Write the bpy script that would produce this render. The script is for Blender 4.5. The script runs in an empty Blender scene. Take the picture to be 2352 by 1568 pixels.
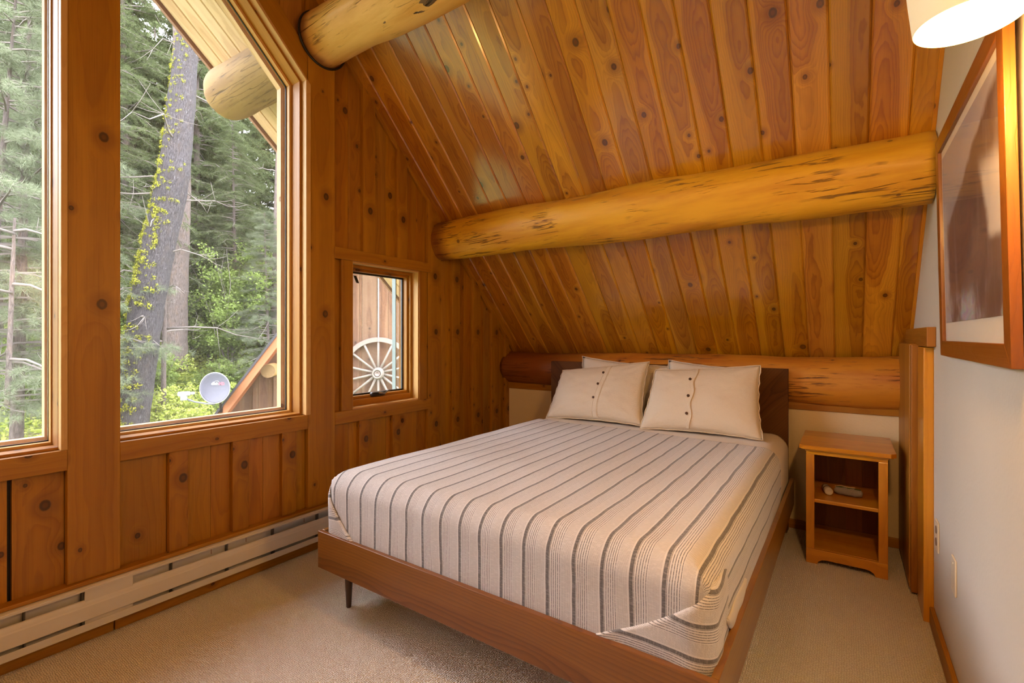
import bpy, bmesh, math, random
import numpy as np
from mathutils import Vector, Matrix, noise as mnoise

random.seed(7); RNG = np.random.default_rng(7)
SC = bpy.context.scene
COL = SC.collection
PI = math.pi

# ------------------------------------------------------------ camera
YAW = math.radians(34.7)
cam_d = bpy.data.cameras.new('camera'); cam = bpy.data.objects.new('camera', cam_d); COL.objects.link(cam)
cam.location = (2.48, -3.50, 1.20)
cam.rotation_euler = (math.radians(90), 0, YAW)
cam_d.sensor_width = 36; cam_d.lens = 36*1110/2352; cam_d.shift_y = -12/2352
cam_d.clip_start = 0.02; cam_d.clip_end = 300
SC.camera = cam

# ------------------------------------------------------------ sky, lights, exposure
SC.view_settings.view_transform = 'Standard'; SC.view_settings.look = 'None'
SC.view_settings.exposure = -0.12; SC.view_settings.gamma = 1.0; SC.view_settings.use_curve_mapping = False
W = bpy.data.worlds.new('overcast_sky'); SC.world = W; W.use_nodes = True
wn = W.node_tree.nodes; wl = W.node_tree.links
bg = wn['Background']; bg.inputs['Color'].default_value = (0.90, 0.91, 1.0, 1); bg.inputs['Strength'].default_value = 14.5

def lamp(name, kind, loc, power, color, size=0.1, rot=(0, 0, 0), size_y=None):
    l = bpy.data.lights.new(name, kind); l.energy = power; l.color = color
    if kind == 'AREA':
        l.size = size
        if size_y: l.shape = 'RECTANGLE'; l.size_y = size_y
    elif kind == 'SUN': l.angle = size
    else: l.shadow_soft_size = size
    o = bpy.data.objects.new(name, l); COL.objects.link(o); o.location = loc; o.rotation_euler = rot
    return o
# fill lights added behind the camera, warm and cool
lamp('loft_fill_warm', 'POINT', (1.75, -4.25, 2.55), 25, (1.0, 0.67, 0.35), 0.22)  # warm fill added to brighten the upper ceiling and logs
lamp('loft_fill_cool', 'AREA', (1.25, -4.8, 2.75), 54, (0.78, 0.80, 1.0), 1.2, (math.radians(44), 0, math.radians(10)))  # cool area light added as fill, no opening behind it
lamp('loft_fill_low', 'POINT', (0.75, -4.7, 1.55), 21, (1.0, 0.56, 0.20), 0.15)  # low warm fill added for the right wall and bed

# ------------------------------------------------------------ node helper
class NT:
    def __init__(s, name):
        s.m = bpy.data.materials.new(name); s.m.use_nodes = True
        s.t = s.m.node_tree; s.n = s.t.nodes; s.l = s.t.links
        s.b = s.n['Principled BSDF']; s.out = s.n['Material Output']
    def put(s, sock, v):
        if isinstance(v, bpy.types.NodeSocket): s.l.new(v, sock)
        elif isinstance(v, (tuple, list)) and len(v) == 3 and sock.type == 'RGBA': sock.default_value = (*v, 1)
        else: sock.default_value = v
    def m_(s, op, a, b=None, c=None, clamp=False):
        q = s.n.new('ShaderNodeMath'); q.operation = op; q.use_clamp = clamp
        s.put(q.inputs[0], a)
        if b is not None: s.put(q.inputs[1], b)
        if c is not None: s.put(q.inputs[2], c)
        return q.outputs[0]
    def mix(s, f, a, b, bl='MIX'):
        q = s.n.new('ShaderNodeMix'); q.data_type = 'RGBA'; q.blend_type = bl
        s.put(q.inputs[0], f); s.put(q.inputs[6], a); s.put(q.inputs[7], b); return q.outputs[2]
    def step(s, v, a, b, lo=0.0, hi=1.0):
        q = s.n.new('ShaderNodeMapRange'); q.interpolation_type = 'SMOOTHSTEP'
        s.put(q.inputs[0], v); s.put(q.inputs[1], a); s.put(q.inputs[2], b); q.inputs[3].default_value = lo; q.inputs[4].default_value = hi
        return q.outputs[0]
    def uv(s):
        q = s.n.new('ShaderNodeUVMap'); q.uv_map = 'UVMap'; return q.outputs[0]
    def obj(s): return s.n.new('ShaderNodeTexCoord').outputs['Object']
    def sep(s, v):
        q = s.n.new('ShaderNodeSeparateXYZ'); s.put(q.inputs[0], v); return q.outputs
    def comb(s, x, y, z=0.0):
        q = s.n.new('ShaderNodeCombineXYZ'); s.put(q.inputs[0], x); s.put(q.inputs[1], y); s.put(q.inputs[2], z); return q.outputs[0]
    def noise(s, v, scale=1.0, det=2.0, rough=0.5, dist=0.0, col=False):
        q = s.n.new('ShaderNodeTexNoise'); s.put(q.inputs['Vector'], v); s.put(q.inputs['Scale'], scale)
        q.inputs['Detail'].default_value = det; q.inputs['Roughness'].default_value = rough; q.inputs['Distortion'].default_value = dist
        return q.outputs['Color' if col else 'Fac']
    def voro(s, v, scale=1.0, feat='F1', rnd=1.0):
        q = s.n.new('ShaderNodeTexVoronoi'); q.feature = feat; s.put(q.inputs['Vector'], v); s.put(q.inputs['Scale'], scale)
        q.inputs['Randomness'].default_value = rnd; q.voronoi_dimensions = '2D'
        return q.outputs
    def island(s): return s.n.new('ShaderNodeNewGeometry').outputs['Random Per Island']
    def bump(s, h, dist=0.002, strength=1.0):
        q = s.n.new('ShaderNodeBump'); q.inputs['Strength'].default_value = strength; q.inputs['Distance'].default_value = dist
        s.put(q.inputs['Height'], h); s.l.new(q.outputs[0], s.b.inputs['Normal']); return q
    def set(s, **k):
        for a, v in k.items(): s.put(s.b.inputs[a.replace('_', ' ')], v)
        return s.m

def plain(name, col, rough=0.5, metal=0.0, noise_amt=0.06, nscale=30, bump=0.0, **kw):
    t = NT(name)
    nz = t.noise(t.obj(), nscale, 3)
    c = t.mix(t.m_('MULTIPLY', nz, noise_amt*2), col, tuple(x*0.6 for x in col))
    t.set(Base_Color=c, Roughness=rough, Metallic=metal)
    if bump: t.bump(nz, bump)
    for a, v in kw.items(): t.put(t.b.inputs[a.replace('_', ' ')], v)
    return t.m

def wood(name, sap, heart, dark, freq=150, knot=1.0, kscale=3.2, rough=0.45, var=0.35, bands=1.0, coat=0.0, bump=0.0006, fuzzy=0.5, sat_var=0.3, thr=0.0, coat_ior=1.5):
    """Flat-sawn board: rings cut by the face, knots that bend them, sapwood at the edges. UV in metres, u along the grain."""
    t = NT(name)
    sp = t.sep(t.uv()); isl = t.island()
    wnz = t.n.new('ShaderNodeTexWhiteNoise'); wnz.noise_dimensions = '1D'; t.put(wnz.inputs['W'], t.m_('MULTIPLY', isl, 917.3))
    rc = t.sep(wnz.outputs['Color'])
    u = t.m_('ADD', sp[0], t.m_('MULTIPLY', rc[0], 57.0)); v = sp[1]
    vc = t.m_('ADD', v, t.m_('MULTIPLY', t.m_('SUBTRACT', rc[1], 0.5), 0.09))
    vo = t.m_('ADD', v, t.m_('MULTIPLY', rc[2], 31.0))
    # slow wander of the pith under the board
    hn = t.noise(t.comb(t.m_('MULTIPLY', u, 0.9), rc[2], 0), 1.0, 2, 0.45)
    d = t.m_('MULTIPLY', hn, 0.16)
    wob = t.m_('MULTIPLY', t.m_('SUBTRACT', t.noise(t.comb(t.m_('MULTIPLY', u, 4.0), t.m_('MULTIPLY', vo, 14.0), 0), 1.0, 3, 0.5), 0.5), 0.022)
    r = t.m_('ADD', t.m_('SQRT', t.m_('ADD', t.m_('MULTIPLY', vc, vc), t.m_('MULTIPLY', d, d))), wob)
    vor = t.voro(t.comb(t.m_('MULTIPLY', u, 0.8), vo, 0), kscale)
    kd = t.m_('DIVIDE', vor['Distance'], kscale)
    kr = t.sep(vor['Color'])
    has = t.m_('GREATER_THAN', kr[0], 1.0-0.62*knot)
    size = t.m_('MULTIPLY_ADD', t.m_('POWER', kr[1], 2.0), 0.015, 0.0065)
    near = t.m_('MULTIPLY', has, t.m_('EXPONENT', t.m_('MULTIPLY', t.m_('POWER', t.m_('DIVIDE', kd, t.m_('MULTIPLY', size, 2.4)), 2.0), -1.0)))
    r2 = t.m_('ADD', r, t.m_('MULTIPLY', near, 0.035))
    ph = t.m_('MULTIPLY', r2, freq)
    fr = t.m_('FRACT', ph)
    ring = t.m_('MULTIPLY', t.m_('POWER', fr, 2.2), t.step(fr, 1.0, 0.86))
    ring = t.m_('MULTIPLY', ring, 1.5, clamp=True)
    streak = t.noise(t.comb(t.m_('MULTIPLY', u, 2.2), t.m_('MULTIPLY', vo, 190.0), 0), 1.0, 3, 0.6)
    tone = t.noise(t.comb(t.m_('MULTIPLY', u, 0.8), t.m_('MULTIPLY', vo, 11.0), 3.0), 1.0, 3, 0.5)
    sapm = t.m_('MULTIPLY', t.step(t.m_('ADD', r2, t.m_('MULTIPLY', t.m_('SUBTRACT', tone, 0.5), 0.03)), 0.088+thr, 0.096+thr), bands)
    base = t.mix(sapm, heart, sap)
    base = t.mix(t.m_('MULTIPLY', t.step(tone, 0.35, 0.75), 0.35), base, dark)
    base = t.mix(t.m_('MULTIPLY', ring, t.m_('MULTIPLY_ADD', sapm, -0.25, fuzzy)), base, dark)
    base = t.mix(t.m_('MULTIPLY', t.step(streak, 0.45, 0.8), 0.30), base, dark)
    # halo and core of the knots
    halo = t.m_('MULTIPLY', has, t.step(kd, t.m_('MULTIPLY', size, 3.2), size))
    base = t.mix(t.m_('MULTIPLY', halo, 0.50), base, dark)
    core = t.m_('MULTIPLY', has, t.step(t.m_('ADD', kd, t.m_('MULTIPLY', t.m_('SUBTRACT', streak, 0.5), 0.004)), size, t.m_('MULTIPLY', size, 0.7)))
    kc = tuple(x*0.16 for x in dark)
    base = t.mix(t.m_('MULTIPLY', core, 0.82), base, kc)
    core2 = t.m_('MULTIPLY', has, t.step(kd, t.m_('MULTIPLY', size, 0.55), t.m_('MULTIPLY', size, 0.25)))
    base = t.mix(t.m_('MULTIPLY', core2, 0.55), base, dark)
    # board-to-board variation
    hs = t.n.new('ShaderNodeHueSaturation')
    t.put(hs.inputs['Color'], base)
    t.put(hs.inputs['Value'], t.m_('MULTIPLY_ADD', rc[1], var, 1.0-var*0.55))
    t.put(hs.inputs['Saturation'], t.m_('MULTIPLY_ADD', rc[0], 0.12*sat_var/0.3, 0.97))
    t.put(hs.inputs['Hue'], t.m_('MULTIPLY_ADD', rc[2], -0.012, 0.506))
    t.set(Base_Color=hs.outputs[0], Roughness=t.m_('MULTIPLY_ADD', streak, 0.12, rough-0.06))
    if coat: t.put(t.b.inputs['Coat Weight'], coat); t.put(t.b.inputs['Coat Roughness'], 0.16); t.b.inputs['Coat IOR'].default_value = coat_ior
    t.bump(t.m_('ADD', t.m_('MULTIPLY', ring, 0.5), t.m_('SUBTRACT', streak, core)), bump)
    return t.m

def log_mat(name, light, mid, dark, rough=0.55, stain=0.75, ends=0.0, coat=0.12, bump=0.004):
    """Peeled log: long soft streaks, thin drying checks, knots and dark bark scars. UV: u along, v around, metres."""
    t = NT(name)
    sp = t.sep(t.uv()); u = sp[0]; v = t.m_('ADD', sp[1], t.m_('MULTIPLY', sp[0], 0.03))
    n1 = t.noise(t.comb(t.m_('MULTIPLY', u, 1.3), t.m_('MULTIPLY', v, 8.0), 1.0), 1.0, 5, 0.6)
    n2 = t.noise(t.comb(t.m_('MULTIPLY', u, 5.0), t.m_('MULTIPLY', v, 60.0), 4.0), 1.0, 4, 0.6)
    big = t.noise(t.comb(t.m_('MULTIPLY', u, 2.2), t.m_('MULTIPLY', v, 3.5), 9.0), 1.0, 4, 0.6, 0.5)
    base = t.mix(t.step(n1, 0.38, 0.66), light, mid)
    base = t.mix(t.m_('MULTIPLY', t.step(n2, 0.52, 0.8), 0.35), base, mid)
    # checks
    ck = t.noise(t.comb(t.m_('MULTIPLY', u, 1.6), t.m_('MULTIPLY', v, 22.0), 7.0), 1.0, 2, 0.4)
    ckm = t.m_('MULTIPLY', t.step(t.m_('ABSOLUTE', t.m_('SUBTRACT', ck, 0.5)), 0.016, 0.003), t.step(big, 0.50, 0.58))
    # scars
    sc = t.noise(t.comb(t.m_('MULTIPLY', u, 4.5), t.m_('MULTIPLY', v, 48.0), 2.0), 1.0, 4, 0.6, 0.3)
    scm = t.m_('MULTIPLY', t.step(sc, 0.56, 0.64), t.step(big, 0.42, 0.55))
    vor = t.voro(t.comb(u, v, 0), 3.0); kd = t.m_('DIVIDE', vor['Distance'], 3.0); kr = t.sep(vor['Color'])
    has = t.m_('GREATER_THAN', kr[0], 0.62); size = t.m_('MULTIPLY_ADD', kr[1], 0.012, 0.008)
    halo = t.m_('MULTIPLY', has, t.step(kd, t.m_('MULTIPLY', size, 3.0), size))
    core = t.m_('MULTIPLY', has, t.step(t.m_('ADD', kd, t.m_('MULTIPLY', t.m_('SUBTRACT', n2, 0.5), 0.008)), size, t.m_('MULTIPLY', size, 0.6)))
    base = t.mix(t.m_('MULTIPLY', halo, 0.45), base, mid)
    base = t.mix(t.m_('MULTIPLY', core, 0.75), base, dark)
    base = t.mix(t.m_('MULTIPLY', scm, stain), base, dark)
    base = t.mix(t.m_('MULTIPLY', ckm, 0.75), base, dark)
    if ends:      # darker finish near the window-wall end; on log_dark partly painted shade
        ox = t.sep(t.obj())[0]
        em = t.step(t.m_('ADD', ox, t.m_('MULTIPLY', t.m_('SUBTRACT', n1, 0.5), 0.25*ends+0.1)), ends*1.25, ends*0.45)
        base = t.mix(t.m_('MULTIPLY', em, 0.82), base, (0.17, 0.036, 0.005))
    t.set(Base_Color=base, Roughness=rough, Coat_Weight=coat, Coat_Roughness=0.3)
    t.bump(t.m_('SUBTRACT', t.m_('MULTIPLY', n1, 1.0), t.m_('ADD', ckm, t.m_('MULTIPLY', scm, 0.6))), bump)
    return t.m

# ------------------------------------------------------------ materials
M = {}
M['cedar'] = wood('cedar_wall_board', (0.45, 0.208, 0.015), (0.37, 0.148, 0.008), (0.15, 0.040, 0.002), freq=70, knot=1.3, kscale=4.6, rough=0.5, var=0.34, fuzzy=0.30, bands=0.6)
M['cedar_trim'] = wood('cedar_trim', (0.44, 0.202, 0.016), (0.37, 0.152, 0.009), (0.16, 0.044, 0.003), freq=60, knot=1.35, kscale=5.0, rough=0.5, var=0.14, fuzzy=0.22, bands=0.5)
M['pale_trim'] = wood('pale_window_trim', (0.66, 0.42, 0.17), (0.60, 0.36, 0.13), (0.38, 0.18, 0.04), freq=120, knot=0.1, rough=0.5, var=0.12, fuzzy=0.25, bands=0.4)
M['fir'] = wood('ceiling_plank', (0.64, 0.312, 0.015), (0.47, 0.192, 0.006), (0.19, 0.044, 0.001), freq=170, knot=1.25, kscale=4.2, rough=0.42, var=0.26, fuzzy=0.50, coat=0.75, bump=0.0004, sat_var=0.12, coat_ior=1.8)
M['soffit'] = wood('weathered_soffit', (0.78, 0.58, 0.36), (0.70, 0.48, 0.28), (0.42, 0.25, 0.12), freq=120, knot=0.4, rough=0.65, var=0.15, fuzzy=0.35)
M['fascia'] = wood('brown_fascia', (0.36, 0.20, 0.13), (0.30, 0.16, 0.10), (0.15, 0.07, 0.04), freq=60, knot=0.0, rough=0.7, var=0.1, fuzzy=0.2)
M['oldboard'] = wood('weathered_wall_board', (0.20, 0.115, 0.065), (0.155, 0.080, 0.042), (0.055, 0.024, 0.013), freq=90, knot=0.5, rough=0.8, var=0.3, fuzzy=0.45)
M['barge'] = wood('stained_barge_board', (0.36, 0.155, 0.07), (0.32, 0.13, 0.055), (0.27, 0.10, 0.035), freq=60, knot=0.2, rough=0.6, var=0.1, fuzzy=0.2)
M['walnut'] = wood('walnut_veneer', (0.26, 0.098, 0.020), (0.21, 0.072, 0.014), (0.09, 0.024, 0.005), freq=90, knot=0.03, rough=0.34, var=0.15, fuzzy=0.55, coat=0.3, bump=0.0003)
M['walnut_head'] = wood('walnut_headboard_veneer', (0.13, 0.050, 0.015), (0.105, 0.036, 0.010), (0.045, 0.013, 0.004), freq=90, knot=0.0, rough=0.62, var=0.15, fuzzy=0.5, coat=0.0, bump=0.0003)
M['walnut_head'].node_tree.nodes['Principled BSDF'].inputs['Specular IOR Level'].default_value = 0.2
M['walnut_lip'] = wood('walnut_edge', (0.30, 0.14, 0.026), (0.26, 0.11, 0.018), (0.13, 0.045, 0.008), freq=110, knot=0.0, rough=0.3, var=0.1, fuzzy=0.4, coat=0.3, bump=0.0003)
M['pine'] = wood('honey_pine', (0.68, 0.32, 0.035), (0.60, 0.245, 0.022), (0.36, 0.11, 0.008), freq=55, knot=0.35, kscale=3.0, rough=0.32, var=0.16, fuzzy=0.3, coat=0.5, bands=0.6)
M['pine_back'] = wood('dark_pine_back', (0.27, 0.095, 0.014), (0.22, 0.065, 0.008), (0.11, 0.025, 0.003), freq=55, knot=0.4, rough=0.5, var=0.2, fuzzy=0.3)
M['frame_wood'] = wood('picture_frame_wood', (0.28, 0.095, 0.018), (0.23, 0.072, 0.012), (0.14, 0.036, 0.006), freq=150, knot=0.0, rough=0.35, var=0.06, fuzzy=0.2, coat=0.3)
M['door_wood'] = wood('closet_door_wood', (0.40, 0.170, 0.024), (0.34, 0.130, 0.016), (0.18, 0.05, 0.006), freq=70, knot=0.25, rough=0.45, var=0.12, fuzzy=0.3)
M['log'] = log_mat('peeled_log', (0.75, 0.425, 0.020), (0.58, 0.272, 0.009), (0.10, 0.038, 0.005), ends=0.16)
M['log_dark'] = log_mat('peeled_log_deep', (0.56, 0.24, 0.018), (0.42, 0.13, 0.009), (0.08, 0.02, 0.003), stain=0.85, ends=0.9)  # long dark end: stain, plus some shade put into the colour
M['log_out'] = log_mat('weathered_log', (0.38, 0.235, 0.085), (0.27, 0.155, 0.055), (0.07, 0.04, 0.02), rough=0.8, stain=0.4, coat=0.0, bump=0.0015)
M['log_pale'] = log_mat('pale_peeled_log', (0.84, 0.58, 0.19), (0.68, 0.40, 0.08), (0.12, 0.045, 0.010), ends=0.09, stain=0.5)
M['log_scar'] = log_mat('bark_scar', (0.20, 0.13, 0.07), (0.12, 0.07, 0.03), (0.02, 0.012, 0.008), stain=0.9)

def carpet():
    t = NT('loop_carpet')
    o = t.obj(); sp = t.sep(o)
    # rows of small loops
    wob = t.noise(o, 22, 2)
    x = t.m_('ADD', sp[0], t.m_('MULTIPLY', wob, 0.006)); y = t.m_('ADD', sp[1], t.m_('MULTIPLY', wob, 0.005))
    v = t.voro(t.comb(t.m_('MULTIPLY', x, 130), t.m_('MULTIPLY', y, 165), 0), 1.0, 'F1', 0.45)
    h = t.step(v['Distance'], 0.62, 0.05)
    big = t.noise(o, 3.0, 3)
    fine = t.noise(o, 420, 2)
    c = t.mix(h, (0.68, 0.59, 0.50), (0.97, 0.89, 0.79))
    c = t.mix(t.m_('MULTIPLY', t.step(big, 0.4, 0.7), 0.2), c, (0.62, 0.52, 0.43))
    c = t.mix(t.m_('MULTIPLY', t.step(fine, 0.5, 0.75), 0.2), c, (0.5, 0.4, 0.32))
    sp2 = t.noise(o, 38, 2); c = t.mix(t.m_('MULTIPLY', t.step(sp2, 0.77, 0.80), 0.6), c, (0.15, 0.11, 0.09))
    t.set(Base_Color=c, Roughness=0.95, Sheen_Weight=0.2)
    t.bump(h, 0.005)
    return t.m
M['carpet'] = carpet()

def wallpaint(name, col, blotch=0.05):
    t = NT(name); o = t.obj(); a = t.noise(o, 4.0, 4); b = t.noise(o, 90, 3)
    c = t.mix(t.m_('MULTIPLY', t.step(a, 0.4, 0.7), blotch*2), col, tuple(x*0.8 for x in col))
    t.set(Base_Color=c, Roughness=0.75); t.bump(t.m_('ADD', b, t.m_('MULTIPLY', a, 2)), 0.0012); return t.m
M['white_wall'] = wallpaint('white_wall_paint', (0.69, 0.64, 0.55))
M['cream_wall'] = wallpaint('cream_wall_paint', (0.72, 0.60, 0.38))
M['heater'] = plain('heater_enamel', (0.60, 0.555, 0.50), 0.38, noise_amt=0.05, nscale=12)
M['heater_dark'] = plain('heater_inner_metal', (0.12, 0.12, 0.13), 0.5, 0.5)
M['black'] = plain('black_gasket', (0.012, 0.012, 0.014), 0.5)
M['dark_metal'] = plain('dark_bronze_metal', (0.05, 0.035, 0.03), 0.35, 0.7)
M['leg'] = plain('dark_tapered_leg', (0.065, 0.032, 0.018), 0.35)
M['ivory'] = plain('ivory_plastic', (0.74, 0.64, 0.46), 0.35)
M['crank'] = plain('dark_crank_metal', (0.04, 0.035, 0.035), 0.3, 0.6)
M['button'] = plain('brown_button', (0.06, 0.025, 0.012), 0.35)

def fabric(name, col, scale=260, bump=0.0012, fold=True, sheen=0.2):
    t = NT(name); o = t.obj(); uvs = t.sep(t.uv())
    a = t.noise(o, scale, 3, 0.7); b = t.noise(o, 7, 3)
    rib = t.noise(t.comb(t.m_('MULTIPLY', uvs[0], 40), t.m_('MULTIPLY', uvs[1], 230), 0), 1.0, 2)
    c = t.mix(t.m_('MULTIPLY', t.step(a, 0.45, 0.75), 0.22), col, tuple(x*0.7 for x in col))
    t.set(Base_Color=c, Roughness=0.9, Sheen_Weight=sheen)
    t.bump(t.m_('ADD', t.m_('ADD', a, rib), t.m_('MULTIPLY', b, 3.0 if fold else 0.5)), bump); return t.m
M['pillow'] = fabric('cream_quilted_cotton', (0.70, 0.61, 0.48))
M['pillow2'] = fabric('pale_cotton', (0.68, 0.62, 0.54))
M['sheet'] = fabric('cream_sheet', (0.68, 0.62, 0.53), bump=0.0006)
M['trimfab'] = fabric('piping_cotton', (0.70, 0.58, 0.42))

def spread():
    t = NT('striped_bedspread'); s0 = t.sep(t.uv()); o = t.obj()
    wob = t.m_('MULTIPLY', t.m_('SUBTRACT', t.noise(t.comb(t.m_('MULTIPLY', s0[1], 5), t.m_('MULTIPLY', s0[0], 6), 0), 1.0, 2), 0.5), 0.012)
    s = t.m_('ADD', s0[0], wob); per = 0.0885
    p = t.m_('FRACT', t.m_('DIVIDE', t.m_('ADD', s, 10.0), per))
    def band(a, b, e=0.006): return t.m_('MULTIPLY', t.step(p, a-e, a+e), t.step(p, b+e, b-e))
    dash = t.noise(t.comb(t.m_('MULTIPLY', s0[1], 260), t.m_('MULTIPLY', s, 60), 0), 1.0, 2)
    main = band(0.020, 0.145)
    f1 = t.m_('FRACT', t.m_('MULTIPLY', p, 13.0)); l1 = t.m_('MULTIPLY', t.step(f1, 0.36, 0.26), band(0.16, 0.56))
    f2 = t.m_('FRACT', t.m_('MULTIPLY', p, 30.0)); l2 = t.m_('MULTIPLY', t.step(f2, 0.60, 0.45), band(0.58, 0.97))
    dk = t.step(dash, 0.30, 0.55)
    cream = (0.68, 0.655, 0.64); grey = (0.125, 0.12, 0.125); mid = (0.27, 0.26, 0.26)
    c = t.mix(t.m_('MULTIPLY', l2, t.m_('MULTIPLY_ADD', dk, 0.35, 0.22)), cream, mid)
    c = t.mix(t.m_('MULTIPLY', l1, t.m_('MULTIPLY_ADD', dk, 0.5, 0.45)), c, grey)
    c = t.mix(t.m_('MULTIPLY', main, t.m_('MULTIPLY_ADD', dk, 0.2, 0.78)), c, grey)
    fl = t.noise(o, 45, 3, 0.6, 2.0); c = t.mix(t.m_('MULTIPLY', t.step(fl, 0.735, 0.755), 0.5), c, (0.12, 0.09, 0.08))
    a = t.noise(t.comb(t.m_('MULTIPLY', s0[1], 330), t.m_('MULTIPLY', s, 420), 0), 1.0, 2)
    t.set(Base_Color=c, Roughness=0.95, Sheen_Weight=0.25)
    t.bump(t.m_('ADD', t.m_('ADD', a, t.m_('MULTIPLY', l1, -0.6)), t.m_('MULTIPLY', t.noise(o, 9, 3), 4.0)), 0.0016)
    return t.m
M['spread'] = spread()

def glass(name, refl=1.0, tint=(1, 1, 1), dust=0.0):
    t = NT(name); t.n.remove(t.b)
    tr = t.n.new('ShaderNodeBsdfTransparent'); t.put(tr.inputs[0], tint)
    gl = t.n.new('ShaderNodeBsdfGlossy'); gl.inputs['Roughness'].default_value = 0.02
    g = t.n.new('ShaderNodeNewGeometry'); dp = t.n.new('ShaderNodeVectorMath'); dp.operation = 'DOT_PRODUCT'
    t.l.new(g.outputs['Normal'], dp.inputs[0]); t.l.new(g.outputs['Incoming'], dp.inputs[1])
    c = t.m_('POWER', t.m_('SUBTRACT', 1.0, t.m_('ABSOLUTE', dp.outputs['Value']), clamp=True), 5.0)
    mx = t.n.new('ShaderNodeMixShader'); t.l.new(t.m_('MULTIPLY_ADD', c, 0.5*refl, 0.035*refl), mx.inputs[0])
    du = t.n.new('ShaderNodeBsdfTranslucent'); du.inputs[0].default_value = (0.92, 0.90, 0.92, 1)      # thin film of dust on the pane
    md = t.n.new('ShaderNodeMixShader'); md.inputs[0].default_value = dust; t.l.new(tr.outputs[0], md.inputs[1]); t.l.new(du.outputs[0], md.inputs[2])
    t.l.new(md.outputs[0], mx.inputs[1]); t.l.new(gl.outputs[0], mx.inputs[2]); t.l.new(mx.outputs[0], t.out.inputs[0]); return t.m
M['glass'] = glass('window_glass', 0.6, dust=0.009)
M['picglass'] = glass('picture_glass', 0.55)

def leafmat(name, c1, c2, trans=0.35):
    t = NT(name); isl = t.island()
    q = t.n.new('ShaderNodeObjectInfo')
    c = t.mix(isl, c1, c2)
    c = t.mix(t.m_('MULTIPLY', q.outputs['Random'], 0.25), c, tuple(x*0.55 for x in c1))
    t.n.remove(t.b)
    df = t.n.new('ShaderNodeBsdfDiffuse'); tr = t.n.new('ShaderNodeBsdfTranslucent'); mx = t.n.new('ShaderNodeMixShader'); mx.inputs[0].default_value = trans
    t.l.new(c, df.inputs[0]); t.l.new(c, tr.inputs[0]); t.l.new(df.outputs[0], mx.inputs[1]); t.l.new(tr.outputs[0], mx.inputs[2]); t.l.new(mx.outputs[0], t.out.inputs[0])
    return t.m
M['needle'] = leafmat('fir_needles', (0.095, 0.125, 0.052), (0.23, 0.27, 0.13))
M['pine_needle'] = leafmat('pine_needles', (0.13, 0.16, 0.095), (0.29, 0.32, 0.21))
M['leaf'] = leafmat('bright_leaves', (0.16, 0.23, 0.05), (0.30, 0.38, 0.12), 0.5)
M['leaf_y'] = leafmat('yellow_green_leaves', (0.36, 0.44, 0.07), (0.60, 0.64, 0.20), 0.5)
M['moss'] = leafmat('yellow_moss', (0.24, 0.25, 0.03), (0.42, 0.41, 0.06), 0.2)
def bark(name, c1, c2, c3, fleck=0.0):
    t = NT(name); sp = t.sep(t.uv())
    n1 = t.noise(t.comb(t.m_('MULTIPLY', sp[0], 9), t.m_('MULTIPLY', sp[1], 30), 0), 1.0, 5, 0.65, 0.4)
    n2 = t.noise(t.comb(t.m_('MULTIPLY', sp[0], 3), t.m_('MULTIPLY', sp[1], 6), 5), 1.0, 3)
    c = t.mix(t.step(n1, 0.35, 0.65), c1, c2); c = t.mix(t.m_('MULTIPLY', t.step(n2, 0.45, 0.75), 0.4), c, c3)
    fl = t.noise(t.comb(t.m_('MULTIPLY', sp[0], 14), t.m_('MULTIPLY', sp[1], 40), 9), 1.0, 3, 0.6); c = t.mix(t.m_('MULTIPLY', t.step(fl, 0.60, 0.68), fleck), c, (0.34, 0.32, 0.34))
    t.set(Base_Color=c, Roughness=0.95); t.bump(n1, 0.09); return t.m
M['bark'] = bark('furrowed_bark', (0.030, 0.025, 0.027), (0.085, 0.073, 0.076), (0.09, 0.065, 0.05), 0.7)
M['bark_far'] = bark('brown_bark', (0.10, 0.075, 0.065), (0.22, 0.175, 0.155), (0.24, 0.15, 0.095))
M['twig'] = plain('bare_twigs', (0.16, 0.135, 0.12), 0.9)
def groundmat():
    t = NT('forest_floor'); o = t.obj(); a = t.noise(o, 0.7, 5, 0.6); b = t.noise(o, 9, 4)
    c = t.mix(t.step(a, 0.42, 0.62), (0.13, 0.19, 0.04), (0.13, 0.085, 0.06)); c = t.mix(t.m_('MULTIPLY', b, 0.5), c, (0.22, 0.27, 0.08))
    t.set(Base_Color=c, Roughness=1.0); t.bump(b, 0.1); return t.m
M['ground'] = groundmat()
M['shingle'] = plain('dark_roof_felt', (0.045, 0.040, 0.045), 0.8, nscale=60, noise_amt=0.3)
M['dish'] = plain('grey_dish_enamel', (0.078, 0.078, 0.105), 0.45)
M['white_plastic'] = plain('white_plastic', (0.50, 0.50, 0.53), 0.4)
M['red_print'] = plain('red_print', (0.80, 0.10, 0.14), 0.5)
M['wheel'] = plain('weathered_wheel_wood', (0.24, 0.205, 0.17), 0.8, noise_amt=0.35, nscale=25, bump=0.002)
M['iron'] = plain('rusty_iron', (0.24, 0.19, 0.17), 0.6, 0.4)
M['rope'] = plain('white_rope', (0.36, 0.34, 0.32), 0.9)

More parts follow.
